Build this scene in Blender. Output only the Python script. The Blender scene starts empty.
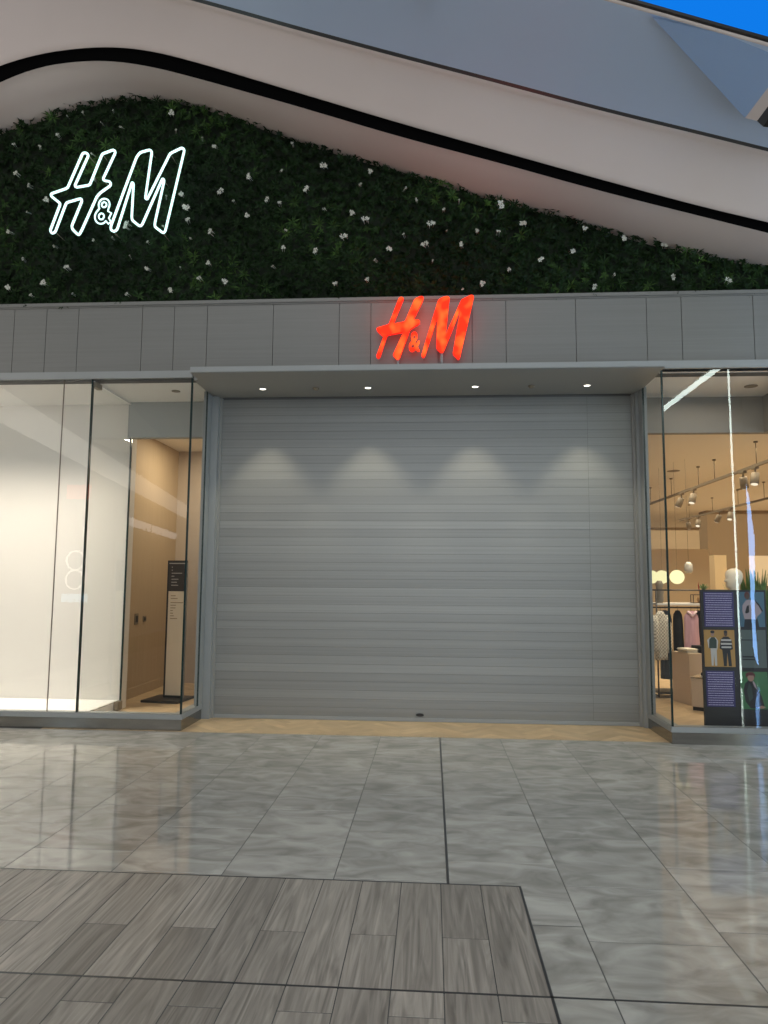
import bpy, bmesh, math, random
from mathutils import Vector, Matrix
random.seed(7)
scn = bpy.context.scene
C = scn.collection

# ------------------------------------------------------------------ camera, world, lights, exposure
cam_data = bpy.data.cameras.new('camera')
cam_data.sensor_fit = 'HORIZONTAL'; cam_data.sensor_width = 36.0
cam_data.lens = 711.3 / 768 * 36.0
cam_data.clip_end = 200
cam = bpy.data.objects.new('camera', cam_data); C.objects.link(cam)
YAW, PITCH, ROLL = math.radians(3.84), math.radians(5.70), math.radians(0.42)
fwd = Vector((-math.sin(YAW)*math.cos(PITCH), math.cos(YAW)*math.cos(PITCH), math.sin(PITCH)))
rt = Vector((math.cos(YAW), math.sin(YAW), 0)); up = rt.cross(fwd)
r2 = rt*math.cos(ROLL) + up*math.sin(ROLL); u2 = up*math.cos(ROLL) - rt*math.sin(ROLL)
m = Matrix((r2, u2, -fwd)).transposed().to_4x4(); m.translation = (0, 0, 1.55)
cam.matrix_world = m
scn.camera = cam
scn.view_settings.view_transform = 'Standard'; scn.view_settings.look = 'None'
scn.view_settings.gamma = 1.0; scn.view_settings.use_curve_mapping = False
scn.view_settings.exposure = 0.0

world = bpy.data.worlds.new('world'); scn.world = world; world.use_nodes = True
bg = world.node_tree.nodes['Background']
bg.inputs[0].default_value = (0.93, 0.955, 1.0, 1); bg.inputs[1].default_value = 0.27

def area(name, loc, size, power, col, rot=(0,0,0), size_y=None):
    l = bpy.data.lights.new(name, 'AREA'); l.energy = power; l.color = col
    l.shape = 'RECTANGLE'; l.size = size; l.size_y = size_y or size
    o = bpy.data.objects.new(name, l); o.location = loc; o.rotation_euler = rot; C.objects.link(o)
    return o
def spot(name, loc, power, col, ang, blend, rot=(0,0,0), rad=0.03):
    l = bpy.data.lights.new(name, 'SPOT'); l.energy = power; l.color = col
    l.spot_size = math.radians(ang); l.spot_blend = blend; l.shadow_soft_size = rad
    o = bpy.data.objects.new(name, l); o.location = loc; o.rotation_euler = rot; C.objects.link(o)
    return o
# skylight over the mall hall, shop ceiling lighting, display window lighting, added fill lamps
area('skylight', (-1.0, -2.0, 9.5), 9, 290, (1.0, 0.98, 0.94), (math.radians(14), 0, 0), 8)
area('mall_end_fill', (0.5, -17.0, 5.0), 11, 620, (0.84, 0.92, 1.0), (math.radians(94), 0, 0), 8)  # unseen fill lamp added behind the viewpoint to brighten facade and upper panels
area('right_fill', (8.4, 4.2, 2.6), 3.0, 150, (0.62, 0.80, 1.0), (math.radians(104), 0, math.radians(62)), 3.0)  # unseen cool fill lamp added to lift the upper panel
area('left_fill', (-8.4, 3.4, 2.6), 2.6, 90, (1.0, 0.90, 0.80), (math.radians(104), 0, math.radians(-62)), 3.0)  # unseen warm counterpart, added as fill from the left
area('sign_glow', (-0.07, 7.20, 4.3), 0.9, 3.5, (1.0, 0.10, 0.04), (math.radians(125), 0, 0), 0.35)
area('display_light', (-5.0, 7.78, 3.74), 2.3, 46, (1.0, 0.90, 0.78), (math.radians(3),0,0), 0.35).data.spread = math.radians(84)
area('entrance_room_light', (-3.2, 9.9, 3.58), 0.25, 24, (1.0, 0.84, 0.60), (0,0,0), 0.25)
area('shop_light', (5.0, 11.5, 3.5), 3.0, 150, (1.0, 0.83, 0.60), (0,0,0), 4.0)
area('shop_light', (8.0, 18.0, 3.5), 5.0, 260, (1.0, 0.83, 0.60), (0,0,0), 6.0)
area('shop_light', (10.0, 27.0, 3.5), 6.0, 260, (1.0, 0.83, 0.60), (0,0,0), 5.0)
for _o in [o_ for o_ in C.objects if o_.name.startswith('shop_light')]: _o.data.spread = math.radians(112)
area('window_bay_light', (3.1, 7.95, 3.70), 0.9, 3.5, (1.0, 0.88, 0.74), (0,0,0), 0.5)

def aimed(name, loc, target, power, col, ang):
    o = spot(name, loc, power, col, ang, 0.8); o.rotation_euler = (Vector(target)-Vector(loc)).to_track_quat('-Z', 'Y').to_euler()
aimed('fill_spot', (2.95, 7.72, 3.70), (3.40, 8.35, 1.60), 100, (1.0, 0.84, 0.60), 26)  # unseen spot added to brighten the mannequin head
aimed('fill_spot', (3.1, 8.9, 3.5), (3.5, 10.2, 0.9), 110, (1.0, 0.87, 0.68), 50)  # unseen spot added to brighten the hanging garments

# ------------------------------------------------------------------ materials
def mat(name, col, rough=0.6, metal=0.0, spec=0.5, emit=None, es=1.0):
    mt = bpy.data.materials.new(name); mt.use_nodes = True
    b = mt.node_tree.nodes['Principled BSDF']
    b.inputs['Base Color'].default_value = (*col, 1); b.inputs['Roughness'].default_value = rough
    b.inputs['Metallic'].default_value = metal; b.inputs['Specular IOR Level'].default_value = spec
    if emit: b.inputs['Emission Color'].default_value = (*emit, 1); b.inputs['Emission Strength'].default_value = es
    return mt
def noisy(name, c1, c2, scale=(3,3,3), rough=0.6, metal=0.0, detail=4, bump=0.0, spec=0.5, lo=0.3, hi=0.7, attr=None, amix=0.0, rvar=0.0, dist=0.0, coord='Object'):
    mt = mat(name, c1, rough, metal, spec); nt = mt.node_tree; N = nt.nodes; L = nt.links
    b = N['Principled BSDF']
    tc = N.new('ShaderNodeTexCoord'); mp = N.new('ShaderNodeMapping'); mp.inputs['Scale'].default_value = scale
    nz = N.new('ShaderNodeTexNoise'); nz.inputs['Scale'].default_value = 1; nz.inputs['Detail'].default_value = detail
    nz.inputs['Distortion'].default_value = dist
    rp = N.new('ShaderNodeValToRGB')
    rp.color_ramp.elements[0].position = lo; rp.color_ramp.elements[0].color = (*c1, 1)
    rp.color_ramp.elements[1].position = hi; rp.color_ramp.elements[1].color = (*c2, 1)
    L.new(tc.outputs[coord], mp.inputs[0]); out = rp.outputs[0]
    L.new(nz.outputs[0], rp.inputs[0])
    if attr:
        at = N.new('ShaderNodeAttribute'); at.attribute_name = attr
        # offset the noise per tile and vary the tone per tile
        ad = N.new('ShaderNodeVectorMath'); ad.operation = 'MULTIPLY_ADD'
        L.new(at.outputs['Vector'], ad.inputs[0]); ad.inputs[1].default_value = (37, 53, 71); L.new(mp.outputs[0], ad.inputs[2])
        L.new(ad.outputs[0], nz.inputs['Vector'])
        mr = N.new('ShaderNodeMapRange'); mr.inputs['To Min'].default_value = 1-amix; mr.inputs['To Max'].default_value = 1+amix
        L.new(at.outputs['Fac'], mr.inputs[0])
        mu = N.new('ShaderNodeVectorMath'); mu.operation = 'SCALE'
        L.new(rp.outputs[0], mu.inputs[0]); L.new(mr.outputs[0], mu.inputs['Scale']); out = mu.outputs[0]
    else: L.new(mp.outputs[0], nz.inputs['Vector'])
    L.new(out, b.inputs['Base Color'])
    if rvar:
        mr2 = N.new('ShaderNodeMapRange'); mr2.inputs['To Min'].default_value = rough; mr2.inputs['To Max'].default_value = rough+rvar
        L.new(nz.outputs[0], mr2.inputs[0]); L.new(mr2.outputs[0], b.inputs['Roughness'])
    if bump:
        bp = N.new('ShaderNodeBump'); bp.inputs['Strength'].default_value = bump; bp.inputs['Distance'].default_value = 0.002
        L.new(nz.outputs[0], bp.inputs['Height']); L.new(bp.outputs[0], b.inputs['Normal'])
    return mt
def glass_mat(name, tint, tr=1.0, ior=1.5):
    mt = bpy.data.materials.new(name); mt.use_nodes = True; nt = mt.node_tree; N = nt.nodes; L = nt.links
    N.remove(N['Principled BSDF']); o = N['Material Output']
    t = N.new('ShaderNodeBsdfTransparent'); t.inputs[0].default_value = (*tint, 1)
    g = N.new('ShaderNodeBsdfGlossy'); g.inputs['Roughness'].default_value = 0.0
    lw = N.new('ShaderNodeLayerWeight'); lw.inputs[0].default_value = 0.5
    pw = N.new('ShaderNodeMath'); pw.operation = 'POWER'; L.new(lw.outputs['Facing'], pw.inputs[0]); pw.inputs[1].default_value = 5
    f = N.new('ShaderNodeMath'); f.operation = 'MULTIPLY_ADD'; L.new(pw.outputs[0], f.inputs[0]); f.inputs[1].default_value = 0.9; f.inputs[2].default_value = ior
    mx = N.new('ShaderNodeMixShader'); L.new(f.outputs[0], mx.inputs[0]); L.new(t.outputs[0], mx.inputs[1]); L.new(g.outputs[0], mx.inputs[2])
    L.new(mx.outputs[0], o.inputs[0]); return mt
def emis(name, col, s=1.0):
    mt = bpy.data.materials.new(name); mt.use_nodes = True; nt = mt.node_tree; N = nt.nodes
    N.remove(N['Principled BSDF']); e = N.new('ShaderNodeEmission'); e.inputs[0].default_value = (*col, 1); e.inputs[1].default_value = s
    nt.links.new(e.outputs[0], N['Material Output'].inputs[0]); return mt

M = {}
M['marble'] = noisy('polished_marble', (0.27,0.26,0.228), (0.52,0.505,0.455), (3.6,6.5,1), 0.05, detail=15, spec=0.8, lo=0.30, hi=0.68, attr='tone', amix=0.09, rvar=0.03, dist=0.9)
M['plank'] = noisy('grey_oak_plank', (0.165,0.150,0.127), (0.44,0.40,0.345), (22,1.3,1), 0.36, detail=6, spec=0.4, lo=0.25, hi=0.75, attr='tone', amix=0.24, dist=2.2, bump=0.15)
M['grout'] = mat('dark_grout', (0.10,0.10,0.095), 0.8)
M['strip'] = mat('dark_metal_strip', (0.09,0.095,0.10), 0.35, 0.7)
M['oak'] = noisy('light_oak', (0.50,0.36,0.20), (0.66,0.50,0.31), (3,3,3), 0.45, detail=4, attr='tone', amix=0.10)
M['fascia'] = noisy('grey_cladding', (0.185,0.185,0.172), (0.205,0.205,0.192), (1,1,60), 0.42, detail=3, spec=0.5)
M['fascia_dark'] = mat('joint_shadow_gap', (0.09,0.09,0.085), 0.8)
M['metal'] = noisy('grey_painted_metal', (0.29,0.305,0.30), (0.31,0.325,0.32), (2,2,2), 0.38, spec=0.6)
M['steel'] = noisy('brushed_steel_plinth', (0.25,0.245,0.225), (0.30,0.29,0.27), (1,1,120), 0.17, 0.9)
M['shutter'] = noisy('shutter_slat', (0.250,0.253,0.240), (0.275,0.280,0.267), (1,1,200), 0.36, 0.20, attr='tone', amix=0.20)
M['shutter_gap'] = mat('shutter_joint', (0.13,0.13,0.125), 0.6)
M['soffit'] = mat('canopy_soffit', (0.30,0.30,0.28), 0.45)
M['white'] = mat('matt_white_paint', (0.82,0.81,0.78), 0.6)
M['bulk'] = noisy('bulkhead_plaster_glow_tint', (0.57,0.485,0.44), (0.60,0.51,0.465), (1,1,1), 0.5)  # pink tint in the colour imitates the red sign's glow
M['upper'] = noisy('upper_panel_screen_tint', (0.46,0.58,0.76), (0.48,0.60,0.78), (1,1,1), 0.4)  # blue light from the screen is painted into this colour
M['fin'] = mat('blue_grey_fin', (0.26,0.37,0.56), 0.45)
M['black'] = mat('black', (0.012,0.012,0.012), 0.4)
M['groove'] = mat('groove_black', (0.004,0.004,0.004), 0.95, spec=0.0)
M['blackmat'] = mat('matt_black_fabric', (0.014,0.014,0.016), 0.9)
M['navy'] = noisy('navy_fabric', (0.02,0.028,0.04), (0.035,0.045,0.06), (60,60,4), 0.9)
M['pink'] = noisy('pink_fabric', (0.60,0.36,0.44), (0.72,0.46,0.54), (30,30,5), 0.9)
M['cream'] = mat('cream_fabric', (0.80,0.76,0.66), 0.9)
M['glass'] = glass_mat('clear_glass', (0.95,0.96,0.94), ior=0.055)
M['gedge'] = mat('green_glass_edge', (0.010,0.028,0.026), 0.15)
M['seam'] = mat('silicone_seam', (0.16,0.13,0.10), 0.4)
M['backdrop'] = noisy('display_backdrop', (0.72,0.69,0.64), (0.74,0.71,0.66), (1,1,1), 0.7)
M['beige'] = noisy('beige_wall', (0.46,0.36,0.24), (0.50,0.395,0.27), (40,40,1), 0.6)
M['tan'] = noisy('tan_wall', (0.60,0.48,0.32), (0.64,0.52,0.35), (1,1,1), 0.7)
M['brown'] = mat('brown_wall', (0.30,0.225,0.135), 0.7)
M['shopceil'] = mat('shop_ceiling', (0.82,0.79,0.74), 0.8)
M['header'] = mat('grey_header', (0.36,0.37,0.35), 0.7)
M['header_warm'] = mat('warm_grey_header', (0.27,0.245,0.205), 0.7)
M['trackm'] = mat('track_grey', (0.24,0.205,0.15), 0.6)
M['lamp_on'] = emis('lamp_lens', (1.0,0.92,0.78), 4)
M['track_lens'] = emis('track_lens', (1.0,0.88,0.66), 1.1)
M['globe'] = emis('globe_glow', (1.0,0.93,0.50), 1.25)
M['neon'] = emis('white_neon', (0.66,0.98,0.95), 1.9)
M['redface'] = emis('red_sign_face', (1.0,0.060,0.016), 2.2)
_nt = M['redface'].node_tree; _tc = _nt.nodes.new('ShaderNodeTexCoord'); _nz = _nt.nodes.new('ShaderNodeTexNoise'); _nz.inputs['Scale'].default_value = 7; _nz.inputs['Detail'].default_value = 1
_rp = _nt.nodes.new('ShaderNodeValToRGB'); _rp.color_ramp.elements[0].position = .42; _rp.color_ramp.elements[0].color = (1.0,0.022,0.008,1); _rp.color_ramp.elements[1].position = .68; _rp.color_ramp.elements[1].color = (1.0,0.10,0.02,1)
_nt.links.new(_tc.outputs['Object'], _nz.inputs[0]); _nt.links.new(_nz.outputs[0], _rp.inputs[0]); _nt.links.new(_rp.outputs[0], _nt.nodes['Emission'].inputs[0])
M['redside'] = mat('red_sign_side', (0.75,0.02,0.01), 0.4, emit=(1.0,0.010,0.004), es=0.9)
M['bluescreen'] = emis('blue_screen', (0.005,0.20,0.83), 1.0)
M['leaf'] = None

# ------------------------------------------------------------------ helpers
def obj(name, bm, mats, parent=None):
    me = bpy.data.meshes.new(name); bm.to_mesh(me); bm.free()
    for mm in (mats if isinstance(mats, (list, tuple)) else [mats]): me.materials.append(mm)
    o = bpy.data.objects.new(name, me); C.objects.link(o)
    if parent: o.parent = parent
    return o
def tag(o, label=None, cat=None, group=None, kind=None):
    if label: o['label'] = label
    if cat: o['category'] = cat
    if group: o['group'] = group
    if kind: o['kind'] = kind
    return o
def thing(name, label, cat, loc=(0,0,0), rz=0, group=None, kind=None):
    o = bpy.data.objects.new(name, None); o.empty_display_size = 0.05; C.objects.link(o)
    o.location = loc; o.rotation_euler = (0,0,rz)
    return tag(o, label, cat, group, kind)
def box(bm, x0, x1, y0, y1, z0, z1, mi=0, bevel=0.0):
    vs = [bm.verts.new(p) for p in ((x0,y0,z0),(x1,y0,z0),(x1,y1,z0),(x0,y1,z0),(x0,y0,z1),(x1,y0,z1),(x1,y1,z1),(x0,y1,z1))]
    fs = [bm.faces.new([vs[i] for i in f]) for f in ((0,3,2,1),(4,5,6,7),(0,1,5,4),(1,2,6,5),(2,3,7,6),(3,0,4,7))]
    for f in fs: f.material_index = mi
    if bevel:
        es = {e for f in fs for e in f.edges}
        r = bmesh.ops.bevel(bm, geom=list(es), offset=bevel, segments=2, affect='EDGES')
        for f in r['faces']: f.material_index = mi
    return fs
def nb(*a, **k): bm = bmesh.new(); box(bm, *a, **k); return bm
def tube(bm, pts, r, n=8, closed=False, mi=0, caps=True):
    pts = [Vector(p) for p in pts]; k = len(pts); rings = []
    ref = None
    for i, p in enumerate(pts):
        if closed: d = (pts[(i+1) % k]-pts[i-1]).normalized()
        else: d = (pts[min(i+1,k-1)]-pts[max(i-1,0)]).normalized()
        if ref is None: ref = Vector((0,1,0)) if abs(d.y) < .9 else Vector((1,0,0))
        a = (ref - d*ref.dot(d)).normalized(); b = d.cross(a)
        rr = r[i] if isinstance(r, (list,tuple)) else r
        rings.append([bm.verts.new(p + (a*math.cos(2*math.pi*j/n)+b*math.sin(2*math.pi*j/n))*rr) for j in range(n)])
    for i in range(k if closed else k-1):
        A, B = rings[i], rings[(i+1) % k]
        for j in range(n):
            f = bm.faces.new((A[j],A[(j+1)%n],B[(j+1)%n],B[j])); f.smooth = True; f.material_index = mi
    if not closed and caps:
        for g in (rings[0][::-1], rings[-1]): f = bm.faces.new(g); f.material_index = mi
def prism(bm, pts, y0, y1, mi=0, side=None):
    """pts in xz, extruded from y0 (front, towards the viewer) to y1"""
    a = [bm.verts.new((x,y0,z)) for x,z in pts]; b = [bm.verts.new((x,y1,z)) for x,z in pts]
    s = mi if side is None else side; n = len(pts)
    f1 = bm.faces.new(a); f1.material_index = mi; f2 = bm.faces.new(b[::-1]); f2.material_index = s
    for i in range(n):
        f = bm.faces.new((a[i], b[i], b[(i+1)%n], a[(i+1)%n])); f.material_index = s
    f1.normal_update(); f2.normal_update()
    bmesh.ops.triangulate(bm, faces=[f1, f2])
def plate(bm, pts, y, mi): 
    f = bm.faces.new([bm.verts.new((x,y,z)) for x,z in pts]); f.material_index = mi
def lathe(bm, prof, cx, cy, n=16, mi=0):
    rings = [[bm.verts.new((cx+r*math.cos(2*math.pi*j/n), cy+r*math.sin(2*math.pi*j/n), z)) for j in range(n)] for r, z in prof]
    for A, B in zip(rings, rings[1:]):
        for j in range(n):
            f = bm.faces.new((A[j],A[(j+1)%n],B[(j+1)%n],B[j])); f.smooth = True; f.material_index = mi
    for g in (rings[0][::-1], rings[-1]):
        f = bm.faces.new(g); f.material_index = mi
def fixn(bm): bmesh.ops.recalc_face_normals(bm, faces=bm.faces)
def chaikin(pts, it=2, closed=True):
    for _ in range(it):
        q = []
        n = len(pts)
        for i in range(n if closed else n-1):
            a, b = pts[i], pts[(i+1)%n]
            q.append(tuple(a[k]*.75+b[k]*.25 for k in range(len(a)))); q.append(tuple(a[k]*.25+b[k]*.75 for k in range(len(a))))
        pts = q
    return pts
def copy_tree(o, parent=None):
    c = o.copy(); C.objects.link(c); c.parent = parent
    for ch in list(o.children): copy_tree(ch, c)
    return c
def from_lists(name, verts, faces, mats, parent=None, mi=None, attr=None, smooth=False):
    me = bpy.data.meshes.new(name); me.from_pydata(verts, [], faces)
    for mm in (mats if isinstance(mats,(list,tuple)) else [mats]): me.materials.append(mm)
    if mi: me.polygons.foreach_set('material_index', mi)
    if smooth: me.polygons.foreach_set('use_smooth', [True]*len(faces))
    if attr:
        a = me.attributes.new('tone', 'FLOAT', 'FACE'); a.data.foreach_set('value', attr)
    me.update(); o = bpy.data.objects.new(name, me); C.objects.link(o)
    if parent: o.parent = parent
    return o

RED_H = [(-0.347, 4.573), (-0.32, 4.582), (-0.296, 4.57), (-0.3, 4.55), (-0.405, 4.288), (-0.283, 4.309), (-0.182, 4.556), (-0.116, 4.586), (-0.083, 4.578), (-0.089, 4.542), (-0.193, 4.328), (-0.141, 4.331), (-0.117, 4.306), (-0.14, 4.277), (-0.227, 4.225), (-0.339, 3.901), (-0.358, 3.888), (-0.411, 3.944), (-0.397, 3.973), (-0.298, 4.196), (-0.468, 4.165), (-0.544, 3.922), (-0.569, 3.91), (-0.586, 3.933), (-0.507, 4.154), (-0.542, 4.174), (-0.585, 4.221), (-0.581, 4.247), (-0.523, 4.262), (-0.454, 4.282)]
RED_M = [(-0.088, 3.912), (-0.111, 3.934), (-0.101, 3.965), (0.067, 4.535), (0.1, 4.564), (0.164, 4.581), (0.191, 4.566), (0.148, 4.159), (0.313, 4.538), (0.421, 4.591), (0.448, 4.571), (0.296, 3.9), (0.279, 3.885), (0.22, 3.95), (0.302, 4.424), (0.134, 3.991), (0.109, 3.952), (0.048, 4.012), (0.06, 4.349), (-0.069, 3.925)]
RED_AMP_BOX = [(-0.236, 3.991), (-0.121, 4.195)]
RED_POSTS = [(-0.355, 3.89), (0.105, 3.958)]
NEON_H = [(-3.867, 6.329), (-3.908, 6.325), (-4.063, 5.917), (-4.249, 5.856), (-4.248, 5.829), (-4.134, 5.737), (-4.236, 5.423), (-4.21, 5.389), (-4.176, 5.407), (-4.067, 5.746), (-3.9, 5.791), (-3.887, 5.763), (-3.991, 5.47), (-3.978, 5.429), (-3.904, 5.359), (-3.87, 5.426), (-3.72, 5.804), (-3.682, 5.85), (-3.565, 5.934), (-3.575, 5.979), (-3.646, 5.992), (-3.658, 6.014), (-3.529, 6.322), (-3.55, 6.354), (-3.682, 6.308), (-3.808, 5.945), (-3.963, 5.922), (-3.98, 5.942), (-3.839, 6.297)]
NEON_M = [(-3.541, 5.417), (-3.543, 5.458), (-3.284, 6.259), (-3.246, 6.31), (-3.135, 6.339), (-3.112, 6.311), (-3.165, 5.769), (-3.143, 5.757), (-2.903, 6.287), (-2.767, 6.351), (-2.742, 6.32), (-2.924, 5.382), (-2.947, 5.361), (-3.045, 5.439), (-3.044, 5.485), (-2.958, 5.973), (-2.977, 5.998), (-3.189, 5.462), (-3.215, 5.447), (-3.303, 5.519), (-3.31, 5.56), (-3.306, 5.943), (-3.323, 5.965), (-3.469, 5.416), (-3.505, 5.392)]
NEON_AMP_BOX = [(-3.729, 5.485), (-3.544, 5.78)]
CURVE_G = [(-5.741, 6.53), (-5.027, 6.777), (-4.551, 6.908), (-4.078, 7.05), (-3.544, 7.128), (-3.069, 7.096), (-2.654, 6.993), (-2.066, 6.763), (-1.486, 6.513), (-0.353, 6.13), (0.531, 5.81), (1.395, 5.554), (2.24, 5.248), (2.863, 5.075), (3.559, 4.925), (4.482, 4.685)]
CURVE_B = [(-5.393, 6.665), (-4.727, 6.989), (-4.394, 7.116), (-4.057, 7.183), (-3.552, 7.196), (-3.045, 7.103), (-2.487, 6.929), (-1.937, 6.745), (-1.394, 6.565), (-0.331, 6.188), (0.702, 5.866), (1.707, 5.531), (2.686, 5.237), (3.337, 5.041), (4.2, 4.782)]
CURVE_T = [(-5.411, 6.924), (-4.74, 7.19), (-4.403, 7.281), (-4.066, 7.336), (-3.559, 7.36), (-3.053, 7.29), (-2.494, 7.114), (-1.941, 6.917), (-1.397, 6.723), (-0.332, 6.344), (0.703, 5.997), (1.71, 5.66), (2.69, 5.342), (3.342, 5.156), (4.208, 4.915)]
CURVE_E = [(-5.35, 8.554), (-4.655, 8.313), (-3.972, 8.075), (-3.412, 7.883), (-2.697, 7.639), (-2.103, 7.439), (-1.359, 7.179), (-0.323, 6.834), (0.684, 6.508), (1.664, 6.182), (2.618, 5.895), (3.253, 5.697), (4.094, 5.445)]
CURVE_S = [(-4.53, 8.618), (-2.888, 8.027), (-1.151, 7.408), (0.577, 6.789), (1.649, 6.403), (2.21, 6.195), (2.744, 6.001), (3.451, 5.742)]
FIN = [(1.83, 5.62, 6.258), (2.805, 6.2, 5.726), (2.962, 5.62, 5.893), (2.962, 5.62, 5.893)]
FIN2 = [(2.908, 6.2, 5.693), (3.047, 5.62, 5.863)]
VOID = [(2.908, 6.2, 5.703), (3.811, 6.25, 5.513), (3.433, 5.57, 5.728)]
CORNER = [(2.85, 6.36, 5.825), (2.992, 6.38, 5.814)]
SWITCH = [(-4.0, 9.504, 1.039), (-4.0, 9.707, 1.029)]
BOARD = [(2.801, 1.502), (3.442, 1.507), (3.401, 0.162), (2.772, 0.149)]
PANELS = [[(2.803, 1.482), (3.103, 1.484), (3.099, 1.128), (2.8, 1.125)], [(3.143, 1.484), (3.402, 1.487), (3.406, 1.132), (3.139, 1.129)], [(2.789, 1.094), (3.098, 1.098), (3.092, 0.726), (2.795, 0.721)], [(3.137, 1.098), (3.405, 1.101), (3.397, 0.72), (3.132, 0.716)], [(2.794, 0.681), (3.081, 0.685), (3.076, 0.317), (2.801, 0.332)], [(3.14, 0.676), (3.425, 0.681), (3.428, 0.304), (3.134, 0.308)]]
SENSOR = [(-0.07, 5.9, 6.755)]
HEAD = [(3.393, 8.3, 1.612)]
GLOBES = [(4.016, 12.0, 1.683), (3.964, 12.6, 1.688), (3.977, 13.2, 1.693)]
WALLLINE = []
SIGNS = [(-7.014, 1.3, 3.306), (-6.995, 1.3, 1.76), (-7.027, 1.3, 1.213), (-7.883, -3.2, 2.988), (-8.882, -9.2, 3.224)]
DOTS = [(-7.645, 2.9, 5.092), (-7.776, -0.1, 5.14), (-7.142, -5.1, 4.772)]
EDGE = [(-6.727, 4.4, 3.962), (-9.72, -13.1, 4.022)]
LED = [(4.879, 2.66, 5.048), (4.959, 2.66, -0.117)]
BLADE = [(5.554, 1.66, 3.52), (5.63, 1.66, 3.07), (5.688, 1.66, 2.392), (5.672, 1.66, 1.826), (5.641, 1.66, 1.3), (5.638, 1.66, 0.848), (5.661, 1.66, 0.193), (5.625, 1.66, 0.347), (5.554, 1.66, 0.847), (5.532, 1.66, 1.351), (5.535, 1.66, 1.825), (5.55, 1.66, 2.391), (5.553, 1.66, 3.07)]


# ------------------------------------------------------------------ floor
F_END = 0.455          # right edge of the plank inset
verts, faces, mi, att = [], [], [], []
def tile(x0, x1, y0, y1, m_i, gap=0.0022, z=0.0):
    g = gap
    if x1-x0 < 0.02 or y1-y0 < 0.02: return
    b = 0.0012; n = len(verts)
    verts.extend([(x0+g,y0+g,z-b),(x1-g,y0+g,z-b),(x1-g,y1-g,z-b),(x0+g,y1-g,z-b),
                  (x0+g+b,y0+g+b,z),(x1-g-b,y0+g+b,z),(x1-g-b,y1-g-b,z),(x0+g+b,y1-g-b,z)])
    t = random.random()
    for f in ((4,5,6,7),(0,1,5,4),(1,2,6,5),(2,3,7,6),(3,0,4,7)):
        faces.append(tuple(n+k for k in f)); mi.append(m_i); att.append(t)
YA = [-9.6,-8.9,-8.2,-7.5,-6.8,-6.1,-5.4,-4.7,-4.0,-3.3,-2.6,-1.9,-1.2,-0.5,0.2,0.9,1.5,2.2,2.887,3.46,4.18,5.00,5.56,6.15,6.75,7.40]
YB = [-9.3,-8.6,-7.9,-7.2,-6.5,-5.8,-5.1,-4.4,-3.7,-3.0,-2.3,-1.6,-0.9,-0.1,0.6,1.2,1.9,2.45,2.887,3.33,3.90,4.60,5.40,5.95,6.60,7.40]
WB = 3.875
for c in range(-14, 14):
    x0 = 0.087 + 0.6*c; x1 = x0 + 0.6
    ys = YA if c % 2 == 0 else YB
    for y0, y1 in zip(ys, ys[1:]):
        a, b = x0, x1
        if y1 <= WB+1e-6 or y0 < WB:           # beside or over the plank inset
            if x1 <= F_END+0.01:
                if y1 <= WB: continue
                tile(a, b, WB, y1, 0); continue
            if x0 < F_END:
                if y1 > WB:      # L-shaped tile around the corner of the inset
                    n = len(verts); g = 0.0022
                    verts.extend([(F_END,y0+g,0),(b-g,y0+g,0),(b-g,y1-g,0),(a+g,y1-g,0),(a+g,WB,0),(F_END,WB,0)])
                    faces.append(tuple(range(n,n+6))); mi.append(0); att.append(random.random()); continue
                a = F_END
        tile(a, b, y0, y1, 0)
ys0 = [WB - 0.988*k for k in range(0, 14)]
for j, ytop in enumerate(ys0[:-1]):
    yb = ys0[j+1]
    for k in range(0, 34):
        x1 = F_END - 0.2032*k; x0 = x1 - 0.2032
        if j % 2 == 0: cut = 0.565 if k % 2 == 1 else None
        else: cut = 0.165 if k % 2 == 0 else 0.80 
        if k % 2 == 0 and j % 2 == 0: tile(x0, x1, yb, ytop, 1)
        else:
            ym = ytop - cut; tile(x0, x1, ym, ytop, 1); tile(x0, x1, yb, ym, 1)
floor = from_lists('floor', verts, faces, [M['marble'], M['plank']], mi=mi, attr=att)
tag(floor, 'grey polished stone tiles with an inset of grey wood-look planks', kind='structure')
o = obj('floor', nb(-8.4, 8.5, -9.6, 7.46, -0.06, -0.0015), M['grout']); tag(o, 'dark grout bed between the floor tiles', kind='structure')
bm = bmesh.new()
for a in ((F_END-0.006, F_END+0.006, -9.5, WB), (-8.3, F_END+0.006, WB-0.005, WB+0.005), (-8.3, 3.4, 2.8815, 2.8925), (0.080, 0.094, WB, 7.40)):
    box(bm, a[0], a[1], a[2], a[3], -0.002, 0.0008)
tag(obj('trim_1', bm, M['strip']), 'dark metal expansion strips in the floor', kind='structure')

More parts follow.
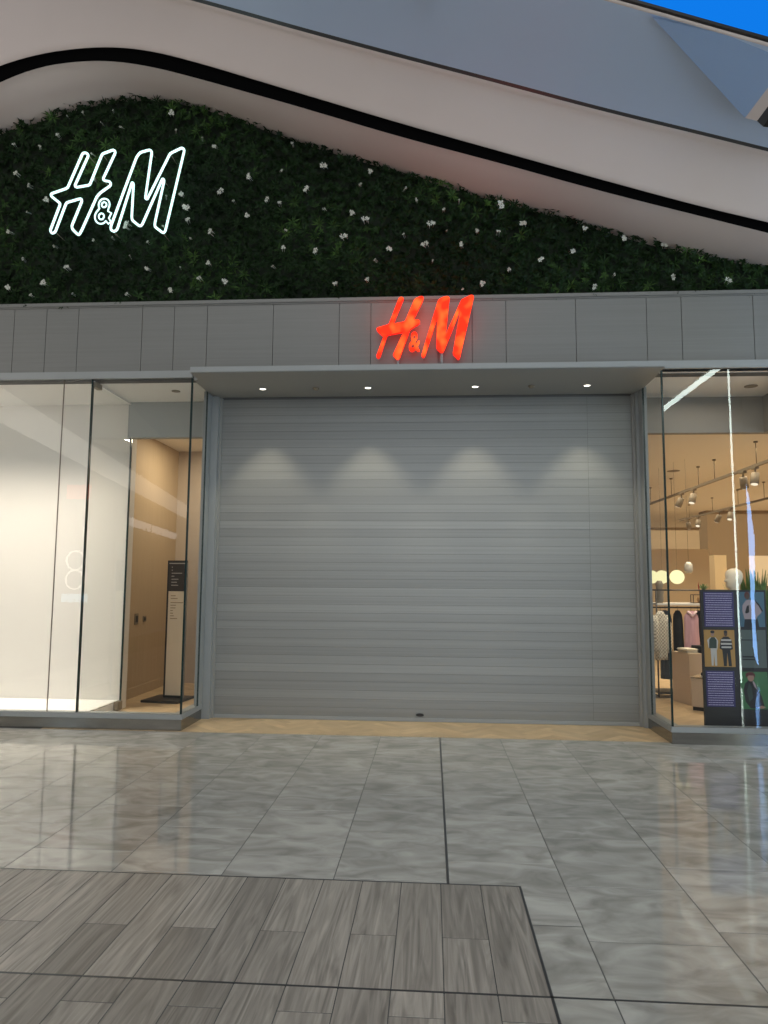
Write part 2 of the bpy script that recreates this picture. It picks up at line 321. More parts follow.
# herringbone threshold and shop floor
verts, faces, att = [], [], []
def in_clip(poly, x0, x1, y0, y1):
    def clip(P_, f, g):
        out = []
        for i in range(len(P_)):
            a, b = P_[i-1], P_[i]; fa, fb = f(a), f(b)
            if (fa >= 0) != (fb >= 0): t = fa/(fa-fb); out.append((a[0]+(b[0]-a[0])*t, a[1]+(b[1]-a[1])*t))
            if fb >= 0: out.append(b)
        return out
    for f in (lambda p: p[0]-x0, lambda p: x1-p[0], lambda p: p[1]-y0, lambda p: y1-p[1]):
        poly = clip(poly, f, None)
        if len(poly) < 3: return []
    return poly
W_, L_ = 0.09, 0.45
c45 = math.sqrt(.5)
for i in range(-90, 160):
    for j in range(-3, 42):
        for kind in (0, 1):
            # herringbone in a rotated lattice
            u0 = i*W_ ; v0 = i*W_ + j*2*L_ - 20*L_
            if kind == 0: P_ = [(u0, v0), (u0+L_, v0), (u0+L_, v0+W_), (u0, v0+W_)]
            else: P_ = [(u0, v0+W_), (u0+W_, v0+W_), (u0+W_, v0+W_+L_), (u0, v0+W_+L_)]
            g = 0.0015; cx = sum(p[0] for p in P_)/4; cy = sum(p[1] for p in P_)/4
            P_ = [(p[0]-g*(1 if p[0]>cx else -1), p[1]-g*(1 if p[1]>cy else -1)) for p in P_]
            Q = [((p[0]-p[1])*c45 + 1.0, (p[0]+p[1])*c45*1.0 + 7.0) for p in P_]
            if min(q[1] for q in Q) > 12.2 or max(q[1] for q in Q) < 7.40: continue
            if max(q[0] for q in Q) < -4.1 or min(q[0] for q in Q) > 7: continue
            Q = in_clip(Q, -4.1, 7.0, 7.405, 12.0)
            if len(Q) < 3: continue
            n = len(verts); verts.extend([(x, y, 0.0) for x, y in Q]); faces.append(tuple(range(n, n+len(Q)))); att.append(random.random())
o = from_lists('floor', verts, faces, M['oak'], attr=att); tag(o, 'light oak herringbone threshold and shop floor', kind='structure')
o = obj('floor', nb(-4.3, 16, 7.46, 34, -0.06, -0.001), M['oak']); tag(o, 'shop floor bed', kind='structure')

# ------------------------------------------------------------------ roller shutter
SX0, SX1, SY, SZ = -2.50, 2.30, 8.20, 3.73
sh = thing('roller_shutter', 'closed grey metal roller shutter of horizontal slats across the shop entrance', 'shutter', (0, SY, 0))
verts, faces, mi, att = [], [], [], []
H_ = 0.0966; ns = 38
sheen_tones = [0.25,0.3,0.35,0.3,0.2,0.35,0.5,0.45,0.62,0.7,0.42,0.62,0.45,0.72,0.4,0.9,0.45,0.7,0.8,0.62,0.55,0.5,0.3,0.85,0.6,0.95,0.55,0.7,0.5,0.6,0.35,0.75,0.95,0.4,0.45,0.7,0.35,0.3]  # brightness bands of slat reflections, painted as per-slat colour
for k in range(ns):
    z0 = 0.045 + k*H_; z1 = min(z0 + H_, SZ+0.02)
    tilt = random.uniform(-0.0007, 0.0007)
    prof = [(-0.003, z0), (-0.004, z0+0.0016)] 
    for q in range(1, 6):
        t = q/6; prof.append((-0.004 - 0.0004*math.sin(math.pi*t) + tilt*(t-.5), z0+0.0016+(z1-z0-0.0032)*t))
    prof += [(-0.004, z1-0.0016), (-0.003, z1)]
    for (xa, xb) in ((SX0, 1.79), (1.793, SX1)):  # split drawn in place of a dark vertical reflection
        n = len(verts)
        for y, z in prof: verts.extend([(xa, y, z), (xb, y, z)])
        for q in range(len(prof)-1):
            faces.append((n+2*q, n+2*q+1, n+2*q+3, n+2*q+2)); att.append(sheen_tones[(ns-1-k) % len(sheen_tones)]*0.8+random.random()*0.2); mi.append(0 if 0 < q < len(prof)-2 else 1)
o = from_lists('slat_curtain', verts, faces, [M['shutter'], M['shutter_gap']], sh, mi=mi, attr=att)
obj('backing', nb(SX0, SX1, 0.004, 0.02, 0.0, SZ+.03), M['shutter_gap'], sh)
obj('bottom_rail', nb(SX0, SX1, -0.012, 0.012, 0.002, 0.045, bevel=0.003), M['metal'], sh)
bm = bmesh.new()
ring = [( -0.128+0.045*math.cos(a), 0.078+0.017*math.sin(a)) for a in [2*math.pi*i/16 for i in range(16)]]
prism(bm, ring, -0.022, -0.004); fixn(bm); obj('lock', bm, M['black'], sh)
for s, (xa, xb) in enumerate(((SX0-0.045, SX0+0.012), (SX1-0.012, SX1+0.045))):
    bm = bmesh.new(); box(bm, xa, xb, -0.035, 0.03, 0, SZ, bevel=0.003); o = obj('guide_rail', bm, M['soffit'], sh)

# ------------------------------------------------------------------ facade: cladding, canopy
bm = bmesh.new()
XS = [-6.15,-5.415,-4.68,-4.306,-3.936,-3.204,-2.841,-2.469,-1.732,-1.004,-0.658,0.070,0.434,0.794,1.531,2.269,2.629,3.363,4.10,4.83]
for a, b in zip(XS, XS[1:]):
    box(bm, a+0.0025, b-0.0025, 7.450, 7.475, 3.80, 4.590, 0, bevel=0.0015)
box(bm, -6.2, 4.9, 7.477, 7.60, 3.76, 4.60, 1)
tag(obj('wall_front', bm, [M['fascia'], M['fascia_dark']]), 'grey panel cladding above the shop entrance', kind='structure')
bm = bmesh.new(); box(bm, -6.2, 4.9, 7.425, 7.62, 4.598, 4.640, 0, bevel=0.004); box(bm, -6.2, 4.9, 7.44, 7.60, 4.585, 4.598, 0)
tag(obj('trim_2', bm, M['fascia']), 'grey capping ledge under the plant wall', kind='structure')
CY0 = 7.13
cn = thing('entrance_canopy', 'flat grey metal canopy over the shutter with thin pale front edge', 'canopy', (0,0,0))
bm = bmesh.new(); box(bm, -2.53, 2.345, CY0, CY0+0.022, 3.735, 3.795, bevel=0.003); box(bm, -2.53, 2.345, CY0+.022, 7.448, 3.785, 3.795)
obj('front_edge', bm, M['metal'], cn)
holes = [-1.91, -0.713, 0.484, 1.707]
obj('soffit_panel', nb(-2.53, 2.345, CY0+.022, 8.155, 3.732, 3.745), M['soffit'], cn)
bm = bmesh.new(); box(bm, -2.60, 2.37, 7.30+.16, 8.26, 3.748, 3.80); 
tag(obj('ceiling', bm, M['soffit']), 'recess above the canopy soffit', kind='structure')
pos_names = ['leftmost', 'second from left', 'third from left', 'rightmost']
def downlight(x, y, z, r, label, group, on=True):
    t = thing('downlight', label, 'light', (x, y, z), 0, group)
    bm = bmesh.new(); lathe(bm, [(r*1.25, 0.0), (r*1.25, -0.004), (r*1.02, -0.006), (r*0.98, -0.002)], 0, 0, 20); obj('trim_ring', bm, M['metal'], t)
    bm = bmesh.new(); lathe(bm, [(r*0.95, -0.0025), (r*0.95, -0.004)], 0, 0, 20); obj('lens', bm, M['lamp_on'], t)
    return t
for i, x in enumerate(holes):
    downlight(x, 7.78, 3.7315, 0.036, 'round lit downlight in the canopy soffit, %s of the four' % pos_names[i], 'canopy downlights')
    spot('canopy_spot', (x, 7.79, 3.715), 48, (1.0, 0.90, 0.68), 74, 0.55)
for x, nm in ((-1.30, 'left'), (1.10, 'right')):
    t = thing('smoke_sensor', 'small dark round sensor on the %s half of the canopy soffit' % nm, 'sensor', (x, 7.77, 3.7315))
    bm = bmesh.new(); lathe(bm, [(0.035,0),(0.035,-0.01),(0.022,-0.024),(0.008,-0.028)], 0, 0, 16); obj('housing', bm, M['trackm'], t)
# door frame posts between shutter and the window bays
bm = bmesh.new(); box(bm, -2.63, -2.515, 8.10, 8.24, 0, 3.74, bevel=0.004); tag(obj('trim_3', bm, M['metal']), 'grey metal post left of the shutter', kind='structure')
bm = bmesh.new(); box(bm, 2.315, 2.41, 8.10, 8.24, 0, 3.74, bevel=0.004); tag(obj('trim_4', bm, M['metal']), 'grey metal post right of the shutter', kind='structure')

# ------------------------------------------------------------------ window bays
def bay(name, label, xc, xo, yf, sgn):
    """xc: corner x at the entrance, xo: outer x; yf: glass plane"""
    t = thing(name, label, None, (0,0,0), kind='structure')
    lo, hi = min(xc, xo), max(xc, xo)
    c0, c1 = (lo, hi)
    # plinth: steel kick plate, sill cap, returning along the side
    bm = bmesh.new(); box(bm, lo + (0.06 if sgn > 0 else 0), hi - (0.06 if sgn < 0 else 0), yf+0.0, yf+0.06, 0, 0.115)
    xs0, xs1 = (xc-0.06, xc) if sgn < 0 else (xc, xc+0.06)
    box(bm, xs0 - (0.0), xs1, yf+0.0, 8.10, 0, 0.115)
    obj('kick_plate', bm, M['steel'], t)
    bm = bmesh.new(); e = 0.012
    box(bm, lo - (e if sgn > 0 else 0), hi + (e if sgn < 0 else 0), yf-0.02, yf+0.10, 0.115, 0.168, bevel=0.004)
    box(bm, *((xc-0.10, xc+e) if sgn < 0 else (xc-e, xc+0.10)), yf+0.10, 8.10, 0.115, 0.168, bevel=0.004)
    obj('sill', bm, M['metal'], t)
    bm = bmesh.new(); box(bm, lo, hi, yf-0.035, yf+0.10, 3.765, 3.845, bevel=0.003)
    obj('head_frame', bm, M['metal'], t)
    # side frame strip behind the side pane
    bm = bmesh.new(); box(bm, *((xc-0.05, xc+0.006) if sgn < 0 else (xc-0.006, xc+0.05)), 7.98, 8.10, 0.168, 3.765, bevel=0.003)
    obj('side_frame', bm, M['metal'], t)
    return t
GT = 0.012
def pane(parent, x0, x1, y0, y1, z0, z1, edges=True):
    bm = bmesh.new(); box(bm, x0, x1, y0, y1, z0, z1, 0)
    big = max(f.calc_area() for f in bm.faces)
    for f in bm.faces:
        if f.calc_area() < big*0.5: f.material_index = 1
    # keep only the front face of the clear sheet so that it reflects once
    fs = sorted([f for f in bm.faces if f.material_index == 0], key=lambda f: -(f.calc_center_median()-Vector((0,0,1.5))).length)
    bmesh.ops.delete(bm, geom=[fs[0]], context='FACES_ONLY')
    return obj('glass_pane', bm, [M['glass'], M['gedge']], parent)
YL = 7.45
w1 = bay('window_1', 'left glass display window bay on a steel plinth', -2.605, -6.6, YL, -1)
pane(w1, -5.30, -4.066, YL, YL+GT, 0.168, 3.765)
pane(w1, -4.060, -3.745, YL, YL+GT, 0.168, 3.765)
pane(w1, -3.735, -2.625, YL, YL+GT, 0.168, 3.765)
pane(w1, -6.55, -5.305, YL, YL+GT, 0.168, 3.765)
pane(w1, -2.620, -2.608, YL+0.002, 7.98, 0.168, 3.765)
bm = bmesh.new(); box(bm, -4.067, -4.059, YL-0.002, YL+0.010, 0.168, 3.765); obj('glass_seam', bm, M['seam'], w1)
bm = bmesh.new(); box(bm, -3.747, -3.733, YL-0.004, YL+0.014, 0.168, 3.765); obj('glass_seam', bm, M['gedge'], w1)
# glass fin running back inside, with patch fittings
fin = thing('glass_partition', 'clear glass fin standing behind the left window, beside the white display wall', 'glass panel', (-3.745, 7.47, 0.0))
o = pane(fin, 0, GT, 0.01, 1.05, 0.12, 3.742); 
bm = bmesh.new(); box(bm, -0.004, 0.016, 1.042, 1.056, 0.12, 3.742); obj('edge_strip', bm, M['gedge'], fin)
bm = bmesh.new(); box(bm, -0.004, 0.016, 0.01, 1.05, 3.735, 3.755); obj('top_channel', bm, M['white'], fin)
for (ya, yb, za, zb) in ((0.01,0.16,3.69,3.75),(0.01,0.12,0.02,0.06+.06),(0.93,1.05,0.02,0.06+.06)):
    bm = bmesh.new(); box(bm, -0.022, 0.034, ya, yb, za, zb, bevel=0.004); obj('patch_fitting', bm, M['trackm'], fin)
YR = 7.33
w2 = bay('window_2', 'right glass window bay of the shop on a steel plinth', 2.355, 5.4, YR, 1)
pane(w2, 2.375, 5.35, YR, YR+GT, 0.168, 3.765)
pane(w2, 2.358, 2.370, YR+0.002, 7.98, 0.168, 3.765)
bm = bmesh.new(); box(bm, 2.357, 2.373, YR-0.002, YR+0.014, 0.168, 3.765); obj('glass_seam', bm, M['gedge'], w2)
bm = bmesh.new(); box(bm, -2.623, -2.605, YL-0.002, YL+0.014, 0.168, 3.765); obj('glass_seam', bm, M['gedge'], w1)
for x, w in ((-2.6135, w1), (2.3645, w2)):
    bm = bmesh.new(); box(bm, x-.008, x+.008, 7.972, 7.982, 0.168, 3.765); obj('glass_seam', bm, M['gedge'], w)

# ------------------------------------------------------------------ left display room
bm = bmesh.new(); box(bm, -7.0, -3.76, 8.56, 8.74, 0, 3.80, bevel=0.003); tag(obj('wall_back', bm, M['backdrop']), 'white display backdrop wall', kind='structure')
bm = bmesh.new(); box(bm, -7.0, -6.9, 7.5, 8.56, 0, 3.80); tag(obj('wall_left', bm, M['backdrop']), 'side wall of the left display', kind='structure')
pl = nb(-6.9, -3.77, 7.56, 8.555, 0, 0.12, bevel=0.004)
tag(obj('display_platform', pl, M['white']), 'low white display platform on the floor of the left window', 'platform')
bm = bmesh.new(); box(bm, -7.0, -2.63, 7.47, 8.56, 3.765, 3.85); tag(obj('ceiling', bm, M['white']), 'white ceiling of the left window bay', kind='structure')
bm = bmesh.new(); box(bm, -3.76, -2.50, 8.45, 8.56, 3.32, 3.80); tag(obj('trim_5', bm, M['header']), 'grey header above the entrance room', kind='structure')
bm = bmesh.new(); box(bm, -4.15, -4.0, 8.74, 10.9, 0, 3.65); tag(obj('wall_left', bm, M['beige']), 'beige corridor wall behind the display', kind='structure')
bm = bmesh.new(); box(bm, -4.0, -3.985, 8.74, 10.9, 0, 0.13); tag(obj('baseboard_left', bm, M['beige']), 'beige baseboard', kind='structure')
bm = bmesh.new(); box(bm, -4.15, -2.42, 10.9, 11.0, 0, 3.65); tag(obj('wall_back', bm, mat('rosy_beige', (0.50,0.42,0.34), 0.7)), 'rosy beige wall at the end of the entrance room', kind='structure')
bm = bmesh.new(); box(bm, -2.50, -2.42, 8.24, 11.0, 0, 3.75); tag(obj('wall_right', bm, M['beige']), 'wall between entrance room and shutter', kind='structure')
bm = bmesh.new(); box(bm, -4.15, -2.50, 8.60, 10.9, 3.60, 3.70); tag(obj('ceiling', bm, M['shopceil']), 'entrance room ceiling', kind='structure')
t = thing('light_switch', 'dark switch plate on the beige corridor wall, the larger left one', 'switch', (-4.0, 9.504, 1.039))
obj('plate', nb(0.0005, 0.012, -0.055, 0.055, -0.075, 0.075, bevel=0.002), M['trackm'], t); obj('rocker', nb(0.012, 0.018, -0.03, 0.03, -0.045, 0.045), M['black'], t)
t = thing('light_switch', 'dark switch plate on the beige corridor wall, the smaller right one', 'switch', (-4.0, 9.78, 1.029))
obj('plate', nb(0.0005, 0.012, -0.05, 0.05, -0.04, 0.04, bevel=0.002), M['trackm'], t); obj('rocker', nb(0.012, 0.018, -0.03, 0.03, -0.022, 0.022), M['black'], t)
# totem sign
t = thing('totem_sign', 'tall black and cream information totem on a flat black foot inside the left window', 'sign', (-3.40, 9.345, 0), math.radians(-7))
bm = bmesh.new(); box(bm, -0.30, 0.22, -0.28, 0.22, 0.0, 0.03, bevel=0.006); obj('foot_plate', bm, M['black'], t)
bm = bmesh.new(); box(bm, -0.135, 0.135, 0.0, 0.05, 0.03, 1.83, bevel=0.004); obj('column', bm, M['black'], t)
bm = bmesh.new(); box(bm, -0.105, 0.133, -0.006, -0.0005, 0.06, 1.42, 0)
for i in range(9):
    z = 1.36 - i*0.035 - (0.02 if i > 1 else 0); w_ = random.uniform(0.03, 0.11) if i not in (2,) else 0.18
    box(bm, -0.07, -0.07+w_, -0.0075, -0.0062, z-.006, z+.006, 1)
for (a, b_) in ((0.05,0.09),(0.04,0.05)):
    pass
obj('cream_panel', bm, [mat('cream_panel', (0.66,0.55,0.40), 0.5), M['brown']], t)
bm = bmesh.new(); box(bm, -0.105, 0.133, -0.006, -0.0005, 1.42, 1.80, 0)
for i in range(7):
    z = 1.74 - i*0.04; w_ = [0.015,0.015,0.15,0.04,0.10,0.08,0.10][i]
    box(bm, -0.07, -0.07+w_, -0.0075, -0.0062, z-.005, z+.005, 1)
box(bm, -0.105, 0.133, -0.010, -0.0062, 1.785, 1.797, 1)
obj('black_panel', bm, [mat('black_brown_panel', (0.035,0.027,0.022), 0.3), mat('pale_print', (0.45,0.42,0.38), 0.5)], t)
bm = bmesh.new(); box(bm, 0.136, 0.150, -0.012, 0.03, 0.03, 1.80); obj('edge_rail', bm, M['metal'], t)

# ------------------------------------------------------------------ shop interior at the right
bm = bmesh.new(); box(bm, -2.42, 16, 8.56, 34, 3.60, 3.70); tag(obj('ceiling', bm, M['shopceil']), 'warm lit shop ceiling', kind='structure')
bm = bmesh.new(); box(bm, 2.42, 3.88, 8.46, 8.56, 3.335, 3.765); box(bm, 3.88, 3.98, 7.45, 8.56, 3.335, 3.765); box(bm, 3.98, 5.5, 8.46, 8.56, 3.335, 3.765)
tag(obj('trim_6', bm, M['header_warm']), 'grey header bulkhead inside the right window', kind='structure')
bm = bmesh.new(); box(bm, 2.37, 5.5, 7.34, 8.56, 3.765, 3.85); tag(obj('ceiling', bm, M['white']), 'ceiling of the right window bay', kind='structure')
bm = bmesh.new(); box(bm, 16, 16.1, 8.5, 34, 0, 3.7); tag(obj('wall_right', bm, M['tan']), 'tan shop side wall', kind='structure')
bm = bmesh.new(); box(bm, 5.5, 16, 8.3, 8.5, 0, 3.85); tag(obj('wall_front', bm, M['tan']), 'shop wall beside the right window', kind='structure')
bm = bmesh.new(); box(bm, 5.40, 5.5, 7.3, 8.5, 0, 3.85); tag(obj('wall_right', bm, M['tan']), 'end of the right window bay', kind='structure')
bm = bmesh.new(); box(bm, -2.42, 16, 26, 26.1, 0, 3.7); tag(obj('wall_back', bm, M['tan']), 'tan rear wall of the shop', kind='structure')
bm = bmesh.new(); box(bm, -2.42, 2.45, 8.30, 8.40, 0, 3.75); tag(obj('wall_front', bm, M['beige']), 'lining behind the shutter', kind='structure')
bm = bmesh.new(); box(bm, 7.55, 10.4, 20, 20.6, 0, 3.60); tag(obj('wall_back', bm, M['brown']), 'brown partition deep in the shop', kind='structure')
bm = bmesh.new(); box(bm, 4.2, 5.75, 15.2, 15.3, 0, 2.30); tag(obj('wall_back', bm, M['tan']), 'tan display partition behind the rack', kind='structure')
bm = bmesh.new(); box(bm, 6.55, 6.82, 17.0, 17.4, 0, 2.25); tag(obj('trim_8', bm, mat('lit_scallop_cream', (0.80,0.66,0.42), 0.8)), 'cream block standing for a lit scallop in the shop', kind='structure')  # pale block imitates the pool of lamp light on the brown partition
bm = bmesh.new(); box(bm, 7.45, 9.4, 17.2, 17.3, 1.55, 2.25)
tag(obj('wall_poster', bm, mat('poster_cream', (0.9,0.82,0.66), 0.7)), 'pale framed panel high on the shop wall at the right edge', 'poster')

# ceiling vents
for i, (x, y, nm) in enumerate(((3.55, 8.0, 'in the right window bay ceiling'),)):
    t = thing('ceiling_vent', 'small oval air vent ' + nm, 'vent', (x, y, 3.764))
    bm = bmesh.new(); lathe(bm, [(0.07,0),(0.07,-0.006),(0.04,-0.010),(0.02,-0.006)], 0, 0, 20); obj('grille', bm, M['trackm'], t)
t = thing('ceiling_vent', 'small round dark vent in the left window bay ceiling', 'vent', (-2.98, 7.95, 3.764))
bm = bmesh.new(); lathe(bm, [(0.05,0),(0.05,-0.006),(0.03,-0.010),(0.02,-0.006)], 0, 0, 20); obj('grille', bm, M['trackm'], t)
vl = [(4.15, 9.2), (4.35, 13.0), (5.9, 12.0), (6.6, 15.5)]
vn = ['nearest the window header', 'left of the near track', 'between the two tracks', 'above the far track']
for (x, y), n_ in zip(vl, vn):
    t = thing('ceiling_vent', 'flat dark vent in the shop ceiling, ' + n_, 'vent', (x, y, 3.599), 0, 'shop ceiling vents')
    bm = bmesh.new(); lathe(bm, [(0.11,0),(0.11,-0.008),(0.06,-0.012),(0.03,-0.008)], 0, 0, 20); obj('grille', bm, M['trackm'], t)

# lighting tracks and their spotlights
def track(x, y0, y1, label, stems):
    t = thing('lighting_track', label, 'light track', (x, 0, 3.25))
    obj('rail', nb(-0.02, 0.02, y0, y1, -0.02, 0.02), M['trackm'], t)
    for y in stems:
        bm = bmesh.new(); tube(bm, [(0, y, 0.02), (0, y, 0.345)], 0.006, 6); lathe(bm, [(0.03,0.345),(0.03,0.325)], 0, y, 10); obj('hanger', bm, M['trackm'], t)
track(4.60, 9.9, 15.6, 'near grey lighting track hanging below the shop ceiling', [10.3, 11.8, 12.5, 13.9, 15.2])
track(6.55, 12.6, 19.2, 'far grey lighting track hanging below the shop ceiling', [13.2, 14.4, 15.6, 17.0, 18.5])
def track_spot(x, y, rx, ry, label, on, first=[None]):
    if first[0] is None:
        t = thing('track_spotlight', label, 'spotlight', (0,0,0), 0, 'track spotlights in the shop')
        bm = bmesh.new(); box(bm, -0.03, 0.03, -0.06, 0.06, -0.045, -0.02); tube(bm, [(0,0,-.045),(0,0,-.10)], 0.012, 8); obj('adapter', bm, M['trackm'], t)
        bm = bmesh.new(); lathe(bm, [(0.035,0.0),(0.055,-0.01),(0.058,-0.17),(0.05,-0.175)], 0, 0, 16); h = obj('lamp_head', bm, M['trackm'], t); h.location = (0,0,-0.10)
        bm = bmesh.new(); lathe(bm, [(0.047,-0.176),(0.047,-0.180)], 0, 0, 16); l = obj('lens', bm, M['track_lens'], h)
        first[0] = t
    else: t = copy_tree(first[0])
    t.location = (x, y, 3.25); t['label'] = label
    t.children[1].rotation_euler = (rx, ry, 0) if 'lamp_head' in t.children[1].name else (0,0,0)
    return t
track_spot(4.60, 13.35, .3, .35, 'spotlight on the near track, left one of its rear pair', True)
track_spot(4.60, 12.75, -.2, .3, 'spotlight on the near track, right one of its rear pair', True)
track_spot(4.60, 10.75, .4, -.3, 'spotlight on the near track, left one of its front pair', True)
track_spot(4.60, 10.35, -.2, .2, 'spotlight on the near track, right one of its front pair', True)
track_spot(6.55, 18.6, .4, -.3, 'spotlight on the far track, farthest left', True)
track_spot(6.55, 17.9, -.4, .3, 'spotlight on the far track, second from the far left', True)
track_spot(6.55, 16.6, .4, .3, 'spotlight on the far track, above the brown wall edge', True)
track_spot(6.55, 16.0, -.3, .3, 'spotlight on the far track, just left of centre', True)
track_spot(6.55, 13.4, .3, .3, 'spotlight on the far track, nearest the window', True)

# globe pendants
for i, ((gx, gy, gz), nm) in enumerate(zip(GLOBES, ('rightmost', 'middle', 'leftmost, half hidden'))):
    t = thing('globe_pendant', 'glowing round globe pendant above the clothes rail, ' + nm, 'pendant lamp', (gx, gy, gz), 0, 'globe pendants above the rail')
    r = 0.115
    bm = bmesh.new(); bmesh.ops.create_uvsphere(bm, u_segments=24, v_segments=14, radius=r)
    for f in bm.faces: f.smooth = True
    obj('globe', bm, M['globe'], t)
    bm = bmesh.new(); tube(bm, [(0,0,r), (0,0,3.59-gz)], 0.0018, 6); obj('cord', bm, M['black'], t)
t = thing('glass_pendant', 'small clear glass pendant beside the rightmost globe', 'pendant lamp', (4.10, 11.7, 1.83))
bm = bmesh.new(); lathe(bm, [(0.03,0.09),(0.06,0.05),(0.065,-0.05),(0.04,-0.09)], 0, 0, 14); obj('shade', bm, mat('smoked_glass', (0.55,0.55,0.52), 0.1), t)
bm = bmesh.new(); tube(bm, [(0,0,.09),(0,0,1.76)], 0.0018, 6); obj('cord', bm, M['black'], t)

# clothes rack  (rack plane y = 10.4)
RY = 10.4
rk = thing('clothes_rack', 'black metal clothes rack with a white top shelf in the right window', 'clothes rack', (0,0,0))
bm = bmesh.new()
for x in (3.12, 4.05):
    for y in (RY-0.2, RY+0.2):
        tube(bm, [(x, y, 0.02), (x, y, 1.48)], 0.011, 8)
    tube(bm, [(x, RY-.2, 1.48), (x, RY+.2, 1.48)], 0.011, 8); tube(bm, [(x, RY-.2, 0.03), (x, RY+.2, 0.03)], 0.011, 8)
for y in (RY-0.2, RY+0.2): tube(bm, [(3.12, y, 1.48), (4.05, y, 1.48)], 0.009, 8)
obj('frame', bm, M['black'], rk)
obj('top_shelf', nb(3.12, 4.05, RY-.2, RY+.2, 1.27, 1.30, bevel=0.003), M['white'], rk)
obj('base_shelf', nb(3.12, 4.05, RY-.2, RY+.2, 0.06, 0.085), M['black'], rk)
bm = bmesh.new(); tube(bm, [(3.12, RY, 1.235), (4.05, RY, 1.235)], 0.011, 10); obj('hanging_rail', bm, M['black'], rk)

def garment(name, label, cat, x, y, z, w, h, depth, material, seed=0, sleeves=True, angle=0, group=None, collar=None, shoulder=0.08):
    """a garment on a hanger: body swept from hem to shoulders with soft folds, two hanging sleeves"""
    rnd = random.Random(seed)
    t = thing(name, label, cat, (x, y, z), angle, group)
    bm = bmesh.new(); n = 28; rows = 12; rings = []
    for i in range(rows+1):
        v = i/rows; zz = -v*h - 0.03
        if v < 0.12: ww = w*(0.34 + 0.66*(v/0.12)**0.7); zz = -0.03 - shoulder*(v/0.12)
        else: ww = w*(1.0 + 0.05*math.sin(v*5+seed)); zz = -0.03-shoulder - (v-0.12)/0.88*(h-shoulder)
        ring_ = []
        for j in range(n):
            a = 2*math.pi*j/n; fold = 1 + 0.16*math.sin(a*5+seed)*v + 0.08*math.sin(a*9+seed*2)*v
            ring_.append(bm.verts.new((math.cos(a)*ww*0.5, math.sin(a)*depth*0.5*fold*(0.5+0.5*min(1, v*4)), zz)))
        rings.append(ring_)
    for A, B in zip(rings, rings[1:]):
        for j in range(n):
            f = bm.faces.new((A[j],B[j],B[(j+1)%n],A[(j+1)%n])); f.smooth = True
    bm.faces.new(rings[0]); bm.faces.new(rings[-1][::-1])
    obj('body', bm, material, t)
    if sleeves:
        for s in (-1, 1):
            bm = bmesh.new()
            tube(bm, [(s*w*0.42, 0, -0.09), (s*w*0.52, -0.01, -0.20), (s*w*0.55, -0.02, -0.36), (s*w*0.53, -0.03, -0.52), (s*w*0.52, -0.03, -0.60)], [0.03, 0.055, 0.05, 0.042, 0.036], 10)
            fixn(bm); obj('sleeve', bm, material, t)
    if collar:
        bm = bmesh.new(); tube(bm, [(-0.06,-0.03,-0.035),(-0.02,-0.055,-0.075),(0.0,-0.06,-0.11)], [0.018,0.018,0.006], 8); tube(bm, [(0.06,-0.03,-0.035),(0.02,-0.055,-0.075),(0.0,-0.06,-0.11)], [0.018,0.018,0.006], 8)
        fixn(bm); obj('collar', bm, collar, t)
    bm = bmesh.new(); hook = [(0,0,-0.03),(0,0,0.0),(0.012,0,0.018),(0.0,0,0.030),(-0.012,0,0.020)]
    tube(bm, hook, 0.0025, 6); tube(bm, [(-w*0.33,0,-0.075),(0,0,-0.028),(w*0.33,0,-0.075)], 0.006, 6)
    obj('hanger', bm, M['black'], t)
    return t
patt = mat('black_white_weave', (0.8,0.78,0.72), 0.9); nt = patt.node_tree
ck = nt.nodes.new('ShaderNodeTexChecker'); ck.inputs['Scale'].default_value = 42; ck.inputs[1].default_value = (0.85,0.82,0.74,1); ck.inputs[2].default_value = (0.34,0.33,0.28,1)
tcn = nt.nodes.new('ShaderNodeTexCoord'); nt.links.new(tcn.outputs['Object'], ck.inputs[0]); nt.links.new(ck.outputs[0], nt.nodes['Principled BSDF'].inputs['Base Color'])
HZ = 1.225
garment('patterned_shirt', 'cream shirt with a fine dark check, end of the rack nearest the post', 'shirt', 3.14, 10.1, HZ, 0.19, 0.66, 0.12, patt, 1, True, math.radians(20))
garment('navy_coat', 'long dark navy coat behind the checked cream shirt', 'coat', 3.30, RY+0.0, HZ, 0.17, 0.95, 0.16, M['navy'], 2, False)
garment('black_jacket', 'black jacket hanging left of the pink shirt', 'jacket', 3.465, RY-0.02, HZ, 0.13, 0.98, 0.20, M['blackmat'], 4, False)
garment('pink_shirt', 'pink collared polo shirt facing the window', 'shirt', 3.60, RY-0.16, HZ, 0.205, 0.56, 0.10, M['pink'], 3, False, 0, None, mat('pale_pink', (0.85,0.66,0.72), .9))
garment('black_jacket', 'black jacket hanging directly right of the pink shirt', 'jacket', 3.77, RY+0.05, HZ, 0.14, 0.80, 0.20, M['blackmat'], 5, False)
garment('black_jacket', 'black jacket partly behind the poster board', 'jacket', 3.94, RY+0.02, HZ, 0.14, 0.84, 0.18, M['blackmat'], 6, False)
